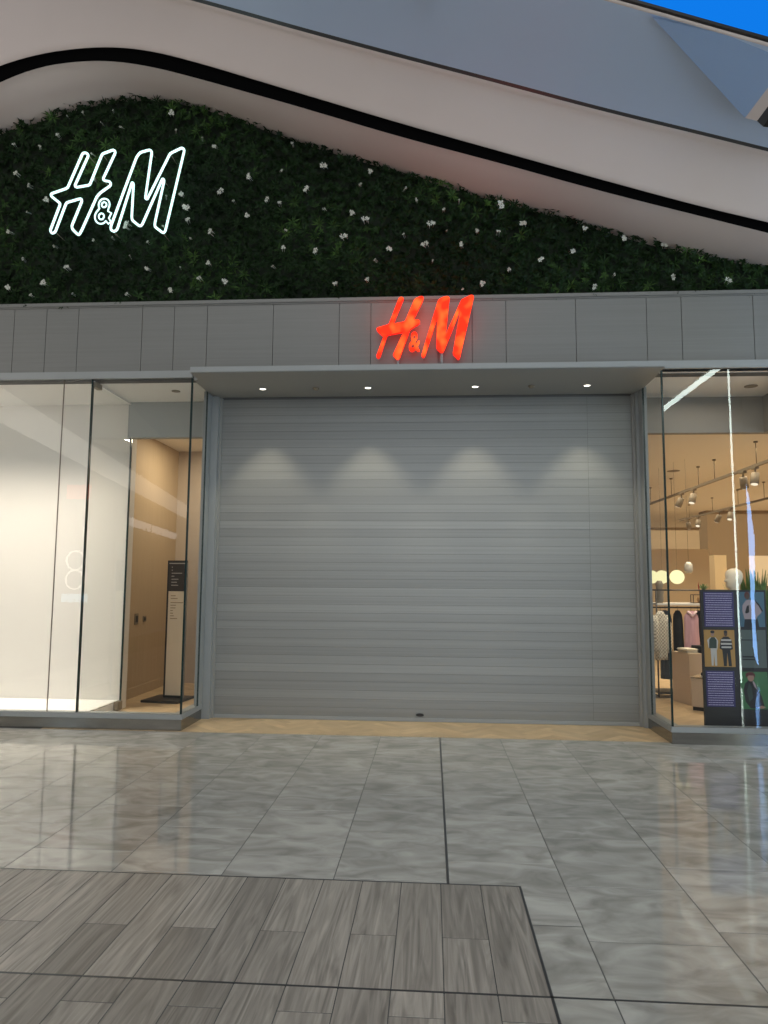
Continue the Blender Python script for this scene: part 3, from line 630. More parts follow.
# on the shelf: frame box, plant
t = thing('wire_frame_box', 'small black cube frame on the rack shelf', 'display box', (3.76, RY-.15, 1.301))
bm = bmesh.new(); s = 0.008
for a in ((-.12,-.12+s,0,s),(.12-s,.12,0,s),(-.12,-.12+s,.10,.10+s),(.12-s,.12,.10,.10+s)): box(bm, a[0], a[1], a[2], a[3], 0, 0.12)
for y in (0, .10):
    for z in (0, .12-s): box(bm, -.12, .12, y, y+s, z, z+s)
obj('frame', bm, M['black'], t)
t2 = thing('wicker_basket', 'brown wicker basket inside the black cube frame', 'basket', (3.77, RY-.09, 1.311))
bm = bmesh.new(); lathe(bm, [(0.045,0),(0.06,0.03),(0.055,0.07),(0.05,0.07),(0.04,0.02)], 0, 0, 14); obj('bowl', bm, mat('wicker', (0.30,0.18,0.08), .8), t2)
leafg = noisy('bright_leaf', (0.06,0.13,0.03), (0.14,0.26,0.07), (20,20,20), 0.5)
def plant_mesh(seed, n, R_, H2, w=0.02):
    rnd = random.Random(seed); vs, fs = [], []
    for i in range(n):
        a = rnd.uniform(0, 6.28); l = H2*rnd.uniform(.6, 1); o_ = R_*rnd.uniform(.2, 1)
        px, py = -math.sin(a)*w/2, math.cos(a)*w/2; pr = []
        for k in range(5):
            t_ = k/4; ww = math.sin(math.pi*min(.97, .12+t_*.88)); x = math.cos(a)*o_*t_**1.4; y = math.sin(a)*o_*t_**1.4; z = l*(t_ - .25*t_*t_)
            pr.append(((x-px*ww, y-py*ww, z), (x+px*ww, y+py*ww, z)))
        b = len(vs); 
        for p, q in pr: vs.extend([p, q])
        for k in range(4): fs.append((b+2*k, b+2*k+1, b+2*k+3, b+2*k+2))
    return vs, fs
def potted(name, label, x, y, z, seed, n, R_, H2, w, potr, pot_m):
    t = thing(name, label, 'plant', (x, y, z))
    bm = bmesh.new(); lathe(bm, [(potr*.75,0),(potr,potr*1.2),(potr*.9,potr*1.2),(potr*.85,potr)], 0, 0, 16); obj('pot', bm, pot_m, t)
    vs, fs = plant_mesh(seed, n, R_, H2, w); o = from_lists('foliage', [(a,b,c+potr*.9) for a,b,c in vs], fs, leafg, t, smooth=True)
    return t
pt = potted('potted_plant', 'small potted plant with red tips standing on the rack shelf frame', 3.80, RY-.10, 1.43, 5, 40, .11, .15, .02, .035, M['black'])
vs, fs = plant_mesh(9, 6, .05, .24, .012); from_lists('flower_spike', [(a-.06,b,c+.03) for a,b,c in vs], fs, mat('red_spike', (0.4,0.04,0.03), .6), pt)
t = thing('grey_vase_stack', 'grey ornament on the left end of the rack shelf', 'ornament', (3.20, RY-.1, 1.301))
bm = bmesh.new(); lathe(bm, [(0.04,0),(0.06,0.04),(0.05,0.10),(0.06,0.15),(0.045,0.21),(0.055,0.26),(0.03,0.31)], 0, 0, 16); obj('body', bm, M['trackm'], t)

# podiums with folded clothes and a shoe
pod = mat('podium_beige', (0.66,0.53,0.40), 0.6)
t = thing('display_podium', 'taller beige podium block holding folded clothes', 'podium', (3.50, 9.88, 0), math.radians(12))
obj('block', nb(-.20, .22, -.20, .22, 0, 0.66, bevel=.004), pod, t)
t = thing('display_podium', 'lower beige podium with a dark base and shoe on top', 'podium', (3.48, 9.32, 0), math.radians(-38))
obj('block', nb(-.18, .18, -.15, .18, 0.045, 0.395, bevel=.004), pod, t); obj('base', nb(-.17, .17, -.14, .17, 0, 0.045), M['black'], t); obj('top_slab', nb(-.185, .185, -.155, .185, 0.395, 0.41), M['brown'], t)
def folded(name, label, x, y, z, w, d, layers, material, rz):
    t = thing(name, label, 'folded clothing', (x, y, z), rz)
    for k in range(layers):
        bm = bmesh.new(); box(bm, -w/2+random.uniform(-.008,.008), w/2, -d/2, d/2, k*0.03, k*0.03+0.029, bevel=0.012); obj('garment_layer', bm, material, t)
    return t
folded('folded_white_shirts', 'white folded shirts on the taller podium', 3.39, 9.82, 0.66, .18, .22, 2, M['cream'], .3)
folded('folded_black_shirts', 'black folded shirts on the taller podium', 3.60, 9.86, 0.66, .19, .26, 3, M['blackmat'], .3)
t = thing('black_shoe', 'black shoe with white sole on the lower podium', 'shoe', (3.49, 9.27, 0.411), math.radians(5))
bm = bmesh.new()
sole = [(-.13,-.035),(-.06,-.045),(.03,-.038),(.12,-.04),(.135,0),(.12,.04),(.03,.038),(-.06,.045),(-.13,.035),(-.145,0)]
a = [bm.verts.new((x, y, 0)) for x, y in sole]; b = [bm.verts.new((x, y, .022)) for x, y in sole]; bm.faces.new(a[::-1]); bm.faces.new(b)
for i in range(10): bm.faces.new((a[i], a[(i+1)%10], b[(i+1)%10], b[i]))
obj('sole', bm, M['white'], t)
bm = bmesh.new(); secs = [(-.138,.012,.035),(-.11,.033,.045),(-.05,.040,.060),(.02,.036,.095),(.06,.034,.115),(.11,.034,.105),(.13,.02,.09)]; rr = []
for x, w_, h_ in secs: rr.append([bm.verts.new((x, math.cos(q)*w_, .022+math.sin(q)*h_)) for q in [math.pi*k/8 for k in range(9)]])
for A, B in zip(rr, rr[1:]):
    for j in range(8): bm.faces.new((A[j],A[j+1],B[j+1],B[j])).smooth = True
bm.faces.new(rr[0]); bm.faces.new(rr[-1][::-1]); obj('upper', bm, M['blackmat'], t)

# promotional board directly behind the right window
bd = thing('promotional_board', 'tall black poster board of six pictures and text panels behind the right window', 'poster board', (0, 7.60, 0))
bm = bmesh.new(); box(bm, 2.775, 3.425, 0.0, 0.035, 0.022, 1.505, bevel=.003); obj('board', bm, M['black'], bd)
bm = bmesh.new(); box(bm, 2.78, 3.42, 0.0, 0.32, 0.0, 0.02); obj('stand', bm, M['black'], bd)
mt_navy = mat('print_navy', (0.028,0.022,0.12), .5); mt_lil = mat('print_lilac', (0.42,0.38,0.58), .5)
mt_blue = mat('print_blue', (0.055,0.13,0.19), .5); mt_och = mat('print_ochre', (0.42,0.23,0.06), .5); mt_gry = mat('print_grey_green', (0.085,0.11,0.105), .5); mt_grn = mat('print_green', (0.04,0.15,0.055), .5)
mt_skin = mat('print_skin', (0.34,0.20,0.15), .5); mt_skd = mat('print_skin_dark', (0.08,0.045,0.03), .5); mt_pk = mat('print_pale', (0.34,0.27,0.29), .5); mt_blk = mat('print_black', (0.012,0.012,0.014), .5)
mt_dg = mat('print_dark_green', (0.03,0.05,0.04), .5); mt_wh = mat('print_white', (0.5,0.47,0.45), .5); mt_red = mat('print_red_brown', (0.10,0.02,0.02), .5)
PM = [mt_navy, mt_lil, mt_blue, mt_och, mt_gry, mt_grn, mt_skin, mt_skd, mt_pk, mt_blk, mt_dg, mt_wh, mt_red]
def ell(cx, cz, rx, rz_, n=14): return [(cx+rx*math.cos(-2*math.pi*i/n), cz+rz_*math.sin(-2*math.pi*i/n)) for i in range(n)]
def panel(q, bgm, label, shapes=(), text=None):
    x0 = (q[0][0]+q[3][0])/2; x1 = (q[1][0]+q[2][0])/2; z1 = (q[0][1]+q[1][1])/2; z0 = (q[2][1]+q[3][1])/2
    if x1 > 3.15: x1 = 3.405
    bm = bmesh.new(); box(bm, x0, x1, -0.006, -0.0005, z0, z1, bgm)
    w = x1-x0; h = z1-z0; lvl = 0
    for mi_, pts in shapes:
        lvl += 1; prism(bm, [(x0+u*w, z0+v*h) for u, v in pts], -0.006-0.0004*lvl, -0.0058, mi_)
    if text:
        r_ = random.Random(text)
        for k in range(15):
            zz = z1 - h*(k+0.8)/15.6; x = x0 + 0.05*w + (0.01*w*(k % 2))
            xe = x1-0.06*w
            while x < xe - 0.008:
                l = r_.uniform(0.010, 0.030); l = min(l, xe-x)
                box(bm, x, x+l, -0.0072, -0.0058, zz-.0040, zz+.0040, 1); x += l + 0.004
    fixn(bm); o = obj('panel', bm, PM, bd); o['label'] = label; return o
panel(PANELS[0], 0, 'navy panel filled with lines of small lilac text, top left', text=3)
panel(PANELS[1], 2, 'blue picture of a person in a pale top and dark trousers, top right', [
    (9, [(.20,.0),(.78,.0),(.72,.24),(.60,.27),(.30,.27),(.24,.2)]),
    (8, [(.24,.22),(.16,.45),(.18,.62),(.32,.76),(.45,.78),(.66,.76),(.80,.62),(.92,.46),(.84,.38),(.72,.30),(.68,.22)]),
    (9, [(.66,.76),(.80,.66),(.94,.46),(.90,.43),(.78,.60),(.64,.73)]), (9, [(.26,.40),(.34,.60),(.42,.62),(.42,.42),(.32,.38)]),
    (12, ell(.36,.90,.10,.11)), (7, ell(.37,.86,.07,.08))])
panel(PANELS[2], 3, 'ochre picture of two standing people in knitwear, middle left', [
    (11, [(.22,.03),(.20,.50),(.40,.50),(.40,.03),(.33,.03),(.31,.36),(.28,.03)]),
    (11, [(.14,.50),(.10,.72),(.20,.80),(.38,.80),(.46,.70),(.42,.46),(.36,.50),(.20,.50)]),
    (10, [(.15,.50),(.17,.74),(.24,.80),(.34,.80),(.41,.72),(.40,.50)]), (6, ell(.28,.89,.055,.07)), (9, ell(.28,.945,.07,.04)),
    (9, [(.62,.02),(.58,.52),(.84,.52),(.88,.02),(.78,.02),(.74,.40),(.71,.02)]),
    (9, [(.50,.50),(.54,.74),(.64,.82),(.80,.82),(.90,.72),(.93,.48),(.86,.46),(.58,.46)]),
    (11, [(.55,.70),(.55,.75),(.88,.75),(.89,.70)]), (11, [(.54,.60),(.54,.65),(.90,.65),(.90,.60)]), (11, [(.56,.51),(.56,.555),(.88,.555),(.88,.51)]),
    (7, ell(.71,.90,.055,.075)), (9, ell(.71,.95,.06,.04))])
panel(PANELS[3], 4, 'grey green panel with a few dark lines of text, middle right', [
    (9, [(.06,.72),(.06,.745),(.72,.745),(.72,.72)]), (9, [(.12,.27),(.12,.31),(.66,.31),(.66,.27)]), (9, [(.14,.20),(.14,.235),(.62,.235),(.62,.20)])])
panel(PANELS[4], 0, 'navy panel filled with lines of small lilac text, bottom left', text=8)
panel(PANELS[5], 5, 'green picture of a red-haired person in a dark coat leaning back, bottom right', [
    (9, [(.34,.02),(.16,.20),(.10,.50),(.16,.68),(.30,.78),(.46,.74),(.62,.56),(.76,.34),(.84,.10),(.74,.02)]),
    (10, [(.30,.20),(.22,.50),(.32,.70),(.40,.60),(.44,.30)]), (8, [(.44,.72),(.50,.60),(.60,.52),(.54,.68),(.46,.76)]), (6, [(.60,.06),(.74,.10),(.90,.06),(.80,.02),(.66,.02)]),
    (6, ell(.38,.84,.12,.10)), (12, [(.20,.84),(.20,.95),(.30,.99),(.46,.99),(.54,.93),(.54,.84),(.48,.90),(.30,.90)])])

# mannequin bust behind the board
t = thing('mannequin_bust', 'white mannequin head and shoulders facing left behind the poster board', 'mannequin', (3.42, 8.35, 0))
bm = bmesh.new()
hp = [(1.30,-.17,.19,.10),(1.36,-.15,.18,.095),(1.40,-.11,.15,.085),(1.44,-.06,.09,.062),(1.48,-.042,.066,.052),(1.51,-.044,.062,.050),(1.525,-.074,.060,.050),(1.545,-.084,.063,.056),(1.560,-.080,.068,.062),(1.572,-.091,.075,.066),(1.585,-.084,.081,.069),(1.598,-.110,.087,.071),(1.615,-.099,.093,.073),(1.635,-.085,.098,.075),(1.650,-.092,.100,.076),(1.680,-.090,.098,.075),(1.705,-.080,.088,.068),(1.725,-.060,.068,.054),(1.738,-.034,.040,.034),(1.744,-.008,.012,.010)]
rings = []
for z, fx, bx_, ry in hp:
    base_f = max(fx, -.084) if z > 1.5 else fx
    ring_ = []
    for j in range(24):
        a_ = 2*math.pi*j/24; c_ = math.cos(a_); cx_ = (base_f+bx_)/2
        x = cx_ + c_*(bx_-base_f)/2 + (fx-base_f)*max(0, -c_)**12
        ring_.append(bm.verts.new((x, math.sin(a_)*ry, z)))
    rings.append(ring_)
for A, B in zip(rings, rings[1:]):
    for j in range(24): bm.faces.new((A[j],A[(j+1)%24],B[(j+1)%24],B[j])).smooth = True
bm.faces.new(rings[0][::-1]); bm.faces.new(rings[-1]); obj('bust', bm, mat('mannequin_cream', (0.88,0.77,0.60), .5), t)
bm = bmesh.new(); tube(bm, [(0,0,0.02),(0,0,1.30)], 0.015, 8); lathe(bm, [(.14,0),(.14,.015),(.03,.03)], 0, 0, 20); obj('stand', bm, M['black'], t)
potted('potted_palm', 'green leafy plant behind the poster board at the right edge', 3.87, 8.85, 0, 3, 260, .38, 2.15, .07, .16, M['header'])
potted('potted_palm', 'green leafy plant beside the right edge of the poster board', 3.74, 8.1, 0, 4, 200, .26, 2.0, .05, .13, M['black'])

# ------------------------------------------------------------------ red illuminated sign on the canopy
rs = thing('illuminated_sign', 'red glowing H&M letters standing on the front of the canopy', 'sign', (0, 7.30, 0))
def round_poly(pts, it=1): return chaikin(pts, it)
for nm, pts in (('letter_h', RED_H), ('letter_m', RED_M)):
    P2 = []
    n = len(pts)
    for i in range(n):     # soften each corner slightly
        a, b, c = Vector(pts[i-1]), Vector(pts[i]), Vector(pts[(i+1)%n])
        d1 = min(0.012, (a-b).length*.3); d2 = min(0.012, (c-b).length*.3)
        P2.append(tuple(b+(a-b).normalized()*d1)); P2.append(tuple(b+(c-b).normalized()*d2))
    bm = bmesh.new(); prism(bm, P2, -0.008, 0.032, 0, 1); fixn(bm)
    obj(nm, bm, [M['redface'], M['redside']], rs)
def text_mesh(name, s, x0, x1, z0, z1, y, depth, mats, parent, outline=None):
    cu = bpy.data.curves.new(name, 'FONT'); cu.body = s; cu.extrude = 1.0 if outline is None else 0; cu.size = 1; cu.resolution_u = 6
    if outline: cu.fill_mode = 'NONE'; cu.bevel_depth = 0.05; 
    tmp = bpy.data.objects.new(name, cu); C.objects.link(tmp); dg = bpy.context.evaluated_depsgraph_get()
    me = bpy.data.meshes.new_from_object(tmp.evaluated_get(dg)); bpy.data.objects.remove(tmp)
    xs = [v.co.x for v in me.vertices]; ys_ = [v.co.y for v in me.vertices]
    ax, bx, ay, by = min(xs), max(xs), min(ys_), max(ys_); sl = 0.10
    for v in me.vertices:
        u = (v.co.x-ax)/(bx-ax); w = (v.co.y-ay)/(by-ay); zz = v.co.z
        v.co = (x0+u*(x1-x0)+ (w-.5)*sl*(x1-x0), y + (depth if zz < 0 else -0.008) if outline is None else y - zz*(z1-z0), z0+w*(z1-z0))
    me.materials.clear()
    for mm in mats: me.materials.append(mm)
    for p in me.polygons:
        p.material_index = 0 if (outline or abs(p.normal.z) > .9) else 0
    o = bpy.data.objects.new(name, me); C.objects.link(o); o.parent = parent; return o
(ax, az), (bx, bz) = RED_AMP_BOX
o = text_mesh('ampersand', '&', ax, bx, az, bz, 0, 0.05, [M['redface']], rs)
for i, ((x, z), s) in enumerate(zip(RED_POSTS, (1, 1))):
    bm = bmesh.new(); tube(bm, [(x, 0.012, 3.7955), (x, 0.03, z+0.05)], 0.016, 10); obj('support_post', bm, M['metal'], rs)

# ------------------------------------------------------------------ green wall
XZG = CURVE_G
def top_at(x):
    for (a, za), (b, zb) in zip(XZG, XZG[1:]):
        if a <= x <= b: return za + (zb-za)*(x-a)/(b-a)
    return XZG[0][1] if x < XZG[0][0] else XZG[-1][1]
gw = thing('green_wall', 'dark green artificial plant wall with small white flowers above the shop front', 'plant wall', (0, 0, 0))
bm = bmesh.new()
pts = [(-5.7, 4.63)] + [(4.45, 4.63)] + [(x, z+0.12) for x, z in reversed(XZG) if -5.75 < x < 4.49]
prism(bm, [(p[0], p[1]) for p in pts], 7.56, 7.64); fixn(bm); obj('backing_board', bm, mat('backing_dark', (0.012,0.02,0.010), .9), gw)
leafm = bpy.data.materials.new('wall_leaf'); leafm.use_nodes = True; nt = leafm.node_tree; b = nt.nodes['Principled BSDF']
at = nt.nodes.new('ShaderNodeAttribute'); at.attribute_name = 'tone'; rp = nt.nodes.new('ShaderNodeValToRGB')
rp.color_ramp.elements[0].color = (0.003,0.010,0.002,1); rp.color_ramp.elements[1].color = (0.085,0.17,0.038,1)
e = rp.color_ramp.elements.new(0.55); e.color = (0.013,0.032,0.009,1)
nt.links.new(at.outputs['Fac'], rp.inputs[0]); nt.links.new(rp.outputs[0], b.inputs['Base Color']); b.inputs['Roughness'].default_value = 0.45; b.inputs['Specular IOR Level'].default_value = 0.12
vs, fs, tn = [], [], []
rnd = random.Random(11)
def leaf(o, d, up_, L, W, tone):
    s = d.cross(up_)
    if s.length < 1e-3: return
    s.normalize(); nn = s.cross(d)
    p1 = o + d*L*.45 + nn*L*.06; tip = o + d*L - nn*L*.10
    i = len(vs)
    vs.extend([tuple(o), tuple(p1 + s*W*.5), tuple(tip), tuple(p1 - s*W*.5), tuple(p1 - nn*W*.18)])
    fs.append((i, i+1, i+4)); fs.append((i+1, i+2, i+4)); fs.append((i+2, i+3, i+4)); fs.append((i+3, i, i+4)); tn.extend([tone]*4)
for row in range(46):
    z = 4.66 + row*0.058
    x = -5.6 + (row % 2)*0.04
    while x < 4.4:
        x += 0.078*rnd.uniform(.7, 1.3); zz = z + rnd.uniform(-.03, .03)
        if zz > top_at(x) + 0.03: continue
        kind = math.sin(x*2.3+1.0)*math.cos(z*3.1+x) + rnd.uniform(-.5, .5)
        base = min(1, max(0, 0.30 + 0.22*kind + rnd.gauss(0, .10)))
        c = Vector((x, 7.50 + rnd.uniform(-.05, .05), zz))
        axis = Vector((rnd.uniform(-.6,.6), -1, rnd.uniform(-.5,.5))).normalized()
        t1 = axis.orthogonal().normalized(); t2_ = axis.cross(t1)
        star = rnd.random() < 0.20 + 0.12*math.sin(x*1.7+z*2.1)
        n_ = rnd.randint(8, 11) if star else rnd.randint(6, 9)
        for k in range(n_):
            a_ = 2*math.pi*k/n_ + rnd.uniform(-.25, .25); el = rnd.uniform(.15, .75)
            d = (t1*math.cos(a_) + t2_*math.sin(a_))*math.cos(el) + axis*math.sin(el)
            if star: leaf(c, d, axis, rnd.uniform(.07, .115), rnd.uniform(.014, .020), base+rnd.uniform(.06,.22))
            else: leaf(c, d, axis, rnd.uniform(.04, .075), rnd.uniform(.020, .034), base)
o = from_lists('foliage', vs, fs, leafm, gw, attr=[min(1, max(0, t_)) for t_ in tn]); o['kind'] = 'stuff'
# white flowers, shared mesh
def flower_me(seed):
    rr_ = random.Random(seed); bm = bmesh.new()
    for q in range(4):
        cx, cz = rr_.uniform(-.026,.026), rr_.uniform(-.026,.026)
        for k in range(5):
            a_ = 2*math.pi*k/5 + rr_.uniform(0,1); r_ = rr_.uniform(.016,.024)
            ps = [(cx, -.004, cz), (cx+math.cos(a_-.5)*r_*.8, -.014, cz+math.sin(a_-.5)*r_*.8), (cx+math.cos(a_)*r_, -.010, cz+math.sin(a_)*r_), (cx+math.cos(a_+.5)*r_*.8, -.014, cz+math.sin(a_+.5)*r_*.8)]
            bm.faces.new([bm.verts.new(p) for p in ps])
        tube(bm, [(cx, .06, cz), (cx, -.004, cz)], 0.002, 5)
    me = bpy.data.meshes.new('flower'); bm.to_mesh(me); bm.free(); me.materials.append(M['petal']); return me
M['petal'] = mat('white_petal', (0.62,0.63,0.56), 0.7)
fm = [flower_me(s) for s in range(4)]
FL = [(-2.947, 6.839, 0.9), (-2.026, 6.036, 1), (-2.357, 5.888, 1), (-2.722, 5.716, 1.1), (-2.722, 5.558, 0.9), (-2.456, 5.428, 1), (-2.042, 5.591, 0.8), (-1.386, 5.904, 1), (-1.194, 6.144, 1.1), (-0.675, 6.062, 0.8), (-2.436, 6.411, 0.8), (-1.827, 5.778, 0.7), (-1.68, 5.727, 0.5), (-0.87, 5.593, 0.8), (-0.725, 5.514, 0.8), (-0.96, 5.325, 1.2), (-1.273, 5.167, 0.9), (-1.629, 5.21, 0.7), (-2.274, 4.84, 1), (-3.146, 5.01, 0.8), (-2.892, 4.762, 1), (-3.403, 5.518, 1), (-4.343, 4.874, 0.9), (-4.091, 5.037, 0.8), (-4.777, 5.484, 0.8), (-4.737, 6.178, 0.7), (-4.357, 5.842, 0.7), (-1.041, 4.802, 0.8), (-0.696, 4.829, 0.8), (-2.461, 5.052, 0.6), (-4.748, 4.83, 0.7), (-3.812, 6.076, 0.5), (-2.791, 5.877, 0.7), (-4.47, 6.484, 0.5), (-4.592, 5.149, 0.5), (-3.856, 6.377, 0.5), (-0.008, 5.442, 1.1), (-0.073, 5.211, 1), (0.328, 5.189, 0.9), (0.49, 5.343, 0.8), (-0.161, 5.71, 0.8), (0.756, 5.637, 1), (0.984, 5.432, 1), (1.5, 5.104, 0.9), (1.636, 5.341, 0.8), (1.16, 5.0, 1), (2.059, 5.212, 0.9), (2.463, 5.135, 0.9), (2.545, 4.785, 0.9), (3.103, 4.735, 0.9), (-0.475, 5.164, 0.9), (0.54, 4.752, 0.8), (1.723, 4.693, 0.6), (0.829, 4.907, 0.5), (0.134, 5.604, 0.5), (-0.287, 5.858, 0.5), (-0.302, 5.33, 0.5)]
extra = []
while len(extra) < 96-len(FL):
    x = rnd.uniform(-5.0, 3.9); z = rnd.uniform(4.68, 7.0)
    if z < top_at(x)-.1 and all((x-a)**2+(z-b_)**2 > .03 for a, b_, _ in FL+extra): extra.append((x, z, rnd.uniform(.25,.5)))
for x, z, s in FL+extra:
    o = bpy.data.objects.new('flower', rnd.choice(fm)); C.objects.link(o); o.parent = gw
    o.location = (x, 7.405 + rnd.uniform(-.01,.01), z); s2 = s*rnd.uniform(.75, 1.25); o.scale = (s2*1.15, 1, s2*rnd.uniform(.8, 1.1)); o.rotation_euler = (rnd.uniform(-.3,.3), rnd.uniform(0, 6), rnd.uniform(-.3,.3))

# ------------------------------------------------------------------ white neon sign
ns_ = thing('neon_sign', 'white neon outline H&M letters mounted on the plant wall', 'sign', (0, 7.30, 0))
def neon(name, pts, closed=True):
    P2 = []
    n = len(pts)
    for i in range(n):
        a, b, c = Vector(pts[i-1]), Vector(pts[i]), Vector(pts[(i+1)%n])
        d1 = min(.02, (a-b).length*.35); d2 = min(.02, (c-b).length*.35)
        p, q = b+(a-b).normalized()*d1, b+(c-b).normalized()*d2
        P2 += [p, (p+2*b+q)/4, q]
    bm = bmesh.new(); tube(bm, [(p.x, 0, p.y) for p in P2], 0.0135, 8, closed=True); fixn(bm)
    o = obj(name, bm, M['neon'], ns_)
    for k in range(0, n, 4):
        bm = bmesh.new(); tube(bm, [(pts[k][0], 0.012, pts[k][1]), (pts[k][0], 0.20, pts[k][1])], 0.004, 6); obj('standoff', bm, M['trackm'], o)
neon('letter_h', NEON_H); neon('letter_m', NEON_M)
(ax, az), (bx, bz) = NEON_AMP_BOX
cx = (ax+bx)/2
def arc(cx, cz, rx, rz_, a0, a1, n=14): return [(cx+rx*math.cos(math.radians(a0+(a1-a0)*i/(n-1))), cz+rz_*math.sin(math.radians(a0+(a1-a0)*i/(n-1)))) for i in range(n)]
bm = bmesh.new(); H2 = bz-az; W2 = bx-ax
def amp_tube(pts, closed=False, r=.009): tube(bm, [(x, 0, z) for x, z in pts], r, 8, closed=closed)
amp_tube(arc(cx+.005, az+H2*.76, W2*.15, H2*.10, 0, 345, 16), True)
amp_tube(arc(cx-.02, az+H2*.30, W2*.16, H2*.12, 0, 345, 16), True)
outer = arc(cx+.005, az+H2*.76, W2*.34, H2*.24, -30, 215, 16) + arc(cx-.02, az+H2*.30, W2*.40, H2*.29, 130, 300, 14) + [(cx+W2*.18, az+H2*.12),(cx+W2*.34, az+H2*.0),(cx+W2*.50, az+H2*.07),(cx+W2*.36, az+H2*.22),(cx+W2*.50, az+H2*.42),(cx+W2*.28, az+H2*.50)]
amp_tube(outer, True); fixn(bm); obj('ampersand', bm, M['neon'], ns_)

# ------------------------------------------------------------------ sweeping bulkhead
def dense(cv, it=2): 
    out = chaikin(cv, it, closed=False); return [cv[0]] + out + [cv[-1]]
def at_x(cv, x):
    for (a, za), (b, zb) in zip(cv, cv[1:]):
        if a <= x <= b: return za + (zb-za)*(x-a)/(b-a)
    (a, za), (b, zb) = (cv[0], cv[1]) if x < cv[0][0] else (cv[-2], cv[-1])
    return za + (zb-za)*(x-a)/(b-a)
cG, cB, cT, cE, cS = (dense(c) for c in (CURVE_G, CURVE_B, CURVE_T, CURVE_E, CURVE_S))
N_ = 124
xs_ = [-7.4 + i*(6.2+7.4)/N_ for i in range(N_+1)]
def sheet(name, rows, material, label, smooth=True):
    """rows: list of functions x-> (x,y,z) across a profile"""
    vs, fs = [], []; k = len(rows)
    for x in xs_:
        for r in rows: vs.append(r(x))
    for i in range(N_):
        for j in range(k-1):
            a = i*k+j; fs.append((a, a+1, a+k+1, a+k))
    o = from_lists(name, vs, fs, material, smooth=smooth); tag(o, label, kind='structure'); return o
rows = [lambda x: (x, 7.66, at_x(cG, x)+0.0), lambda x: (x, 7.50, at_x(cG, x)+0.0)]
for q in range(1, 7):
    t_ = q/6
    rows.append(lambda x, t_=t_: (x, 7.50-.5*t_, at_x(cG, x)*(1-t_)+at_x(cB, x)*t_ - 0.02*math.sin(math.pi*t_)))
rows += [lambda x: (x, 7.0, at_x(cB, x)+.0), lambda x: (x, 7.02, at_x(cB, x)+.012), lambda x: (x, 7.12, at_x(cB, x)+.012)]
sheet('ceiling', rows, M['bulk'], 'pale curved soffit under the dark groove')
sheet('trim_9', [lambda x: (x, 7.05, at_x(cB, x)-.0), lambda x: (x, 7.05, at_x(cT, x)-.004), lambda x: (x, 7.0, at_x(cT, x)-.004)], M['groove'], 'black recessed groove following the curved bulkhead')
rows = [lambda x: (x, 7.03, at_x(cT, x)), lambda x: (x, 7.0, at_x(cT, x))]
for q in range(1, 9):
    t_ = q/9
    rows.append(lambda x, t_=t_: (x, 7.0-.20*t_, at_x(cT, x)*(1-t_)+(at_x(cE, x)-.06)*t_))
rows += [lambda x: (x, 6.79, at_x(cE, x)-.055), lambda x: (x, 6.77, at_x(cE, x)-.025), lambda x: (x, 6.745, at_x(cE, x)-.008), lambda x: (x, 6.70, at_x(cE, x)+.004), lambda x: (x, 6.70, at_x(cE, x)+.03)]
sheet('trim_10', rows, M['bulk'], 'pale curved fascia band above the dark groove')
sheet('trim_11', [lambda x: (x, 6.72, at_x(cE, x)+.0), lambda x: (x, 6.66, at_x(cE, x)+.02)], M['strip'], 'thin dark joint above the fascia')
rows = []
for q in range(0, 9):
    t_ = q/8
    rows.append(lambda x, t_=t_: (x, 6.67-(6.67-5.62)*t_, (at_x(cE, x)+.018)*(1-t_)+(at_x(cS, x)-.05)*t_))
sheet('ceiling', rows, M['upper'], 'sloping panel tinted blue for screen light between fascia and screen')
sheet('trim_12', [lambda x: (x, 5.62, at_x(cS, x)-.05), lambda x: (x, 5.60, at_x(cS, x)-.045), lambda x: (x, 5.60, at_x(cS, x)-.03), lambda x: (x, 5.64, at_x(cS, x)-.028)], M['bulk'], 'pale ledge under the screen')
# screen
sc = thing('led_screen', 'bright blue LED screen with black rim at the top right corner', 'screen', (0, 0, 0))
bm = bmesh.new(); prev = None
def strip(bm, f0, f1, mi=0):
    pv = None
    for x in xs_:
        a, b = bm.verts.new(f0(x)), bm.verts.new(f1(x))
        if pv: bm.faces.new((pv[0], a, b, pv[1])).material_index = mi
        pv = (a, b)
strip(bm, lambda x: (x, 5.60, at_x(cS, x)-.028), lambda x: (x, 5.58, at_x(cS, x)-.024)); strip(bm, lambda x: (x, 5.58, at_x(cS, x)-.024), lambda x: (x, 5.58, at_x(cS, x)+.001)); strip(bm, lambda x: (x, 5.58, at_x(cS, x)+.003), lambda x: (x, 5.66, at_x(cS, x)+.01))
obj('frame', bm, M['black'], sc)
bm = bmesh.new(); strip(bm, lambda x: (x, 5.60, at_x(cS, x)), lambda x: (x, 5.60, at_x(cS, x)+1.6)); obj('display', bm, M['bluescreen'], sc)
bm = bmesh.new(); strip(bm, lambda x: (x, 5.66, at_x(cS, x)), lambda x: (x, 5.66, at_x(cS, x)+1.6)); obj('back_cover', bm, M['black'], sc)
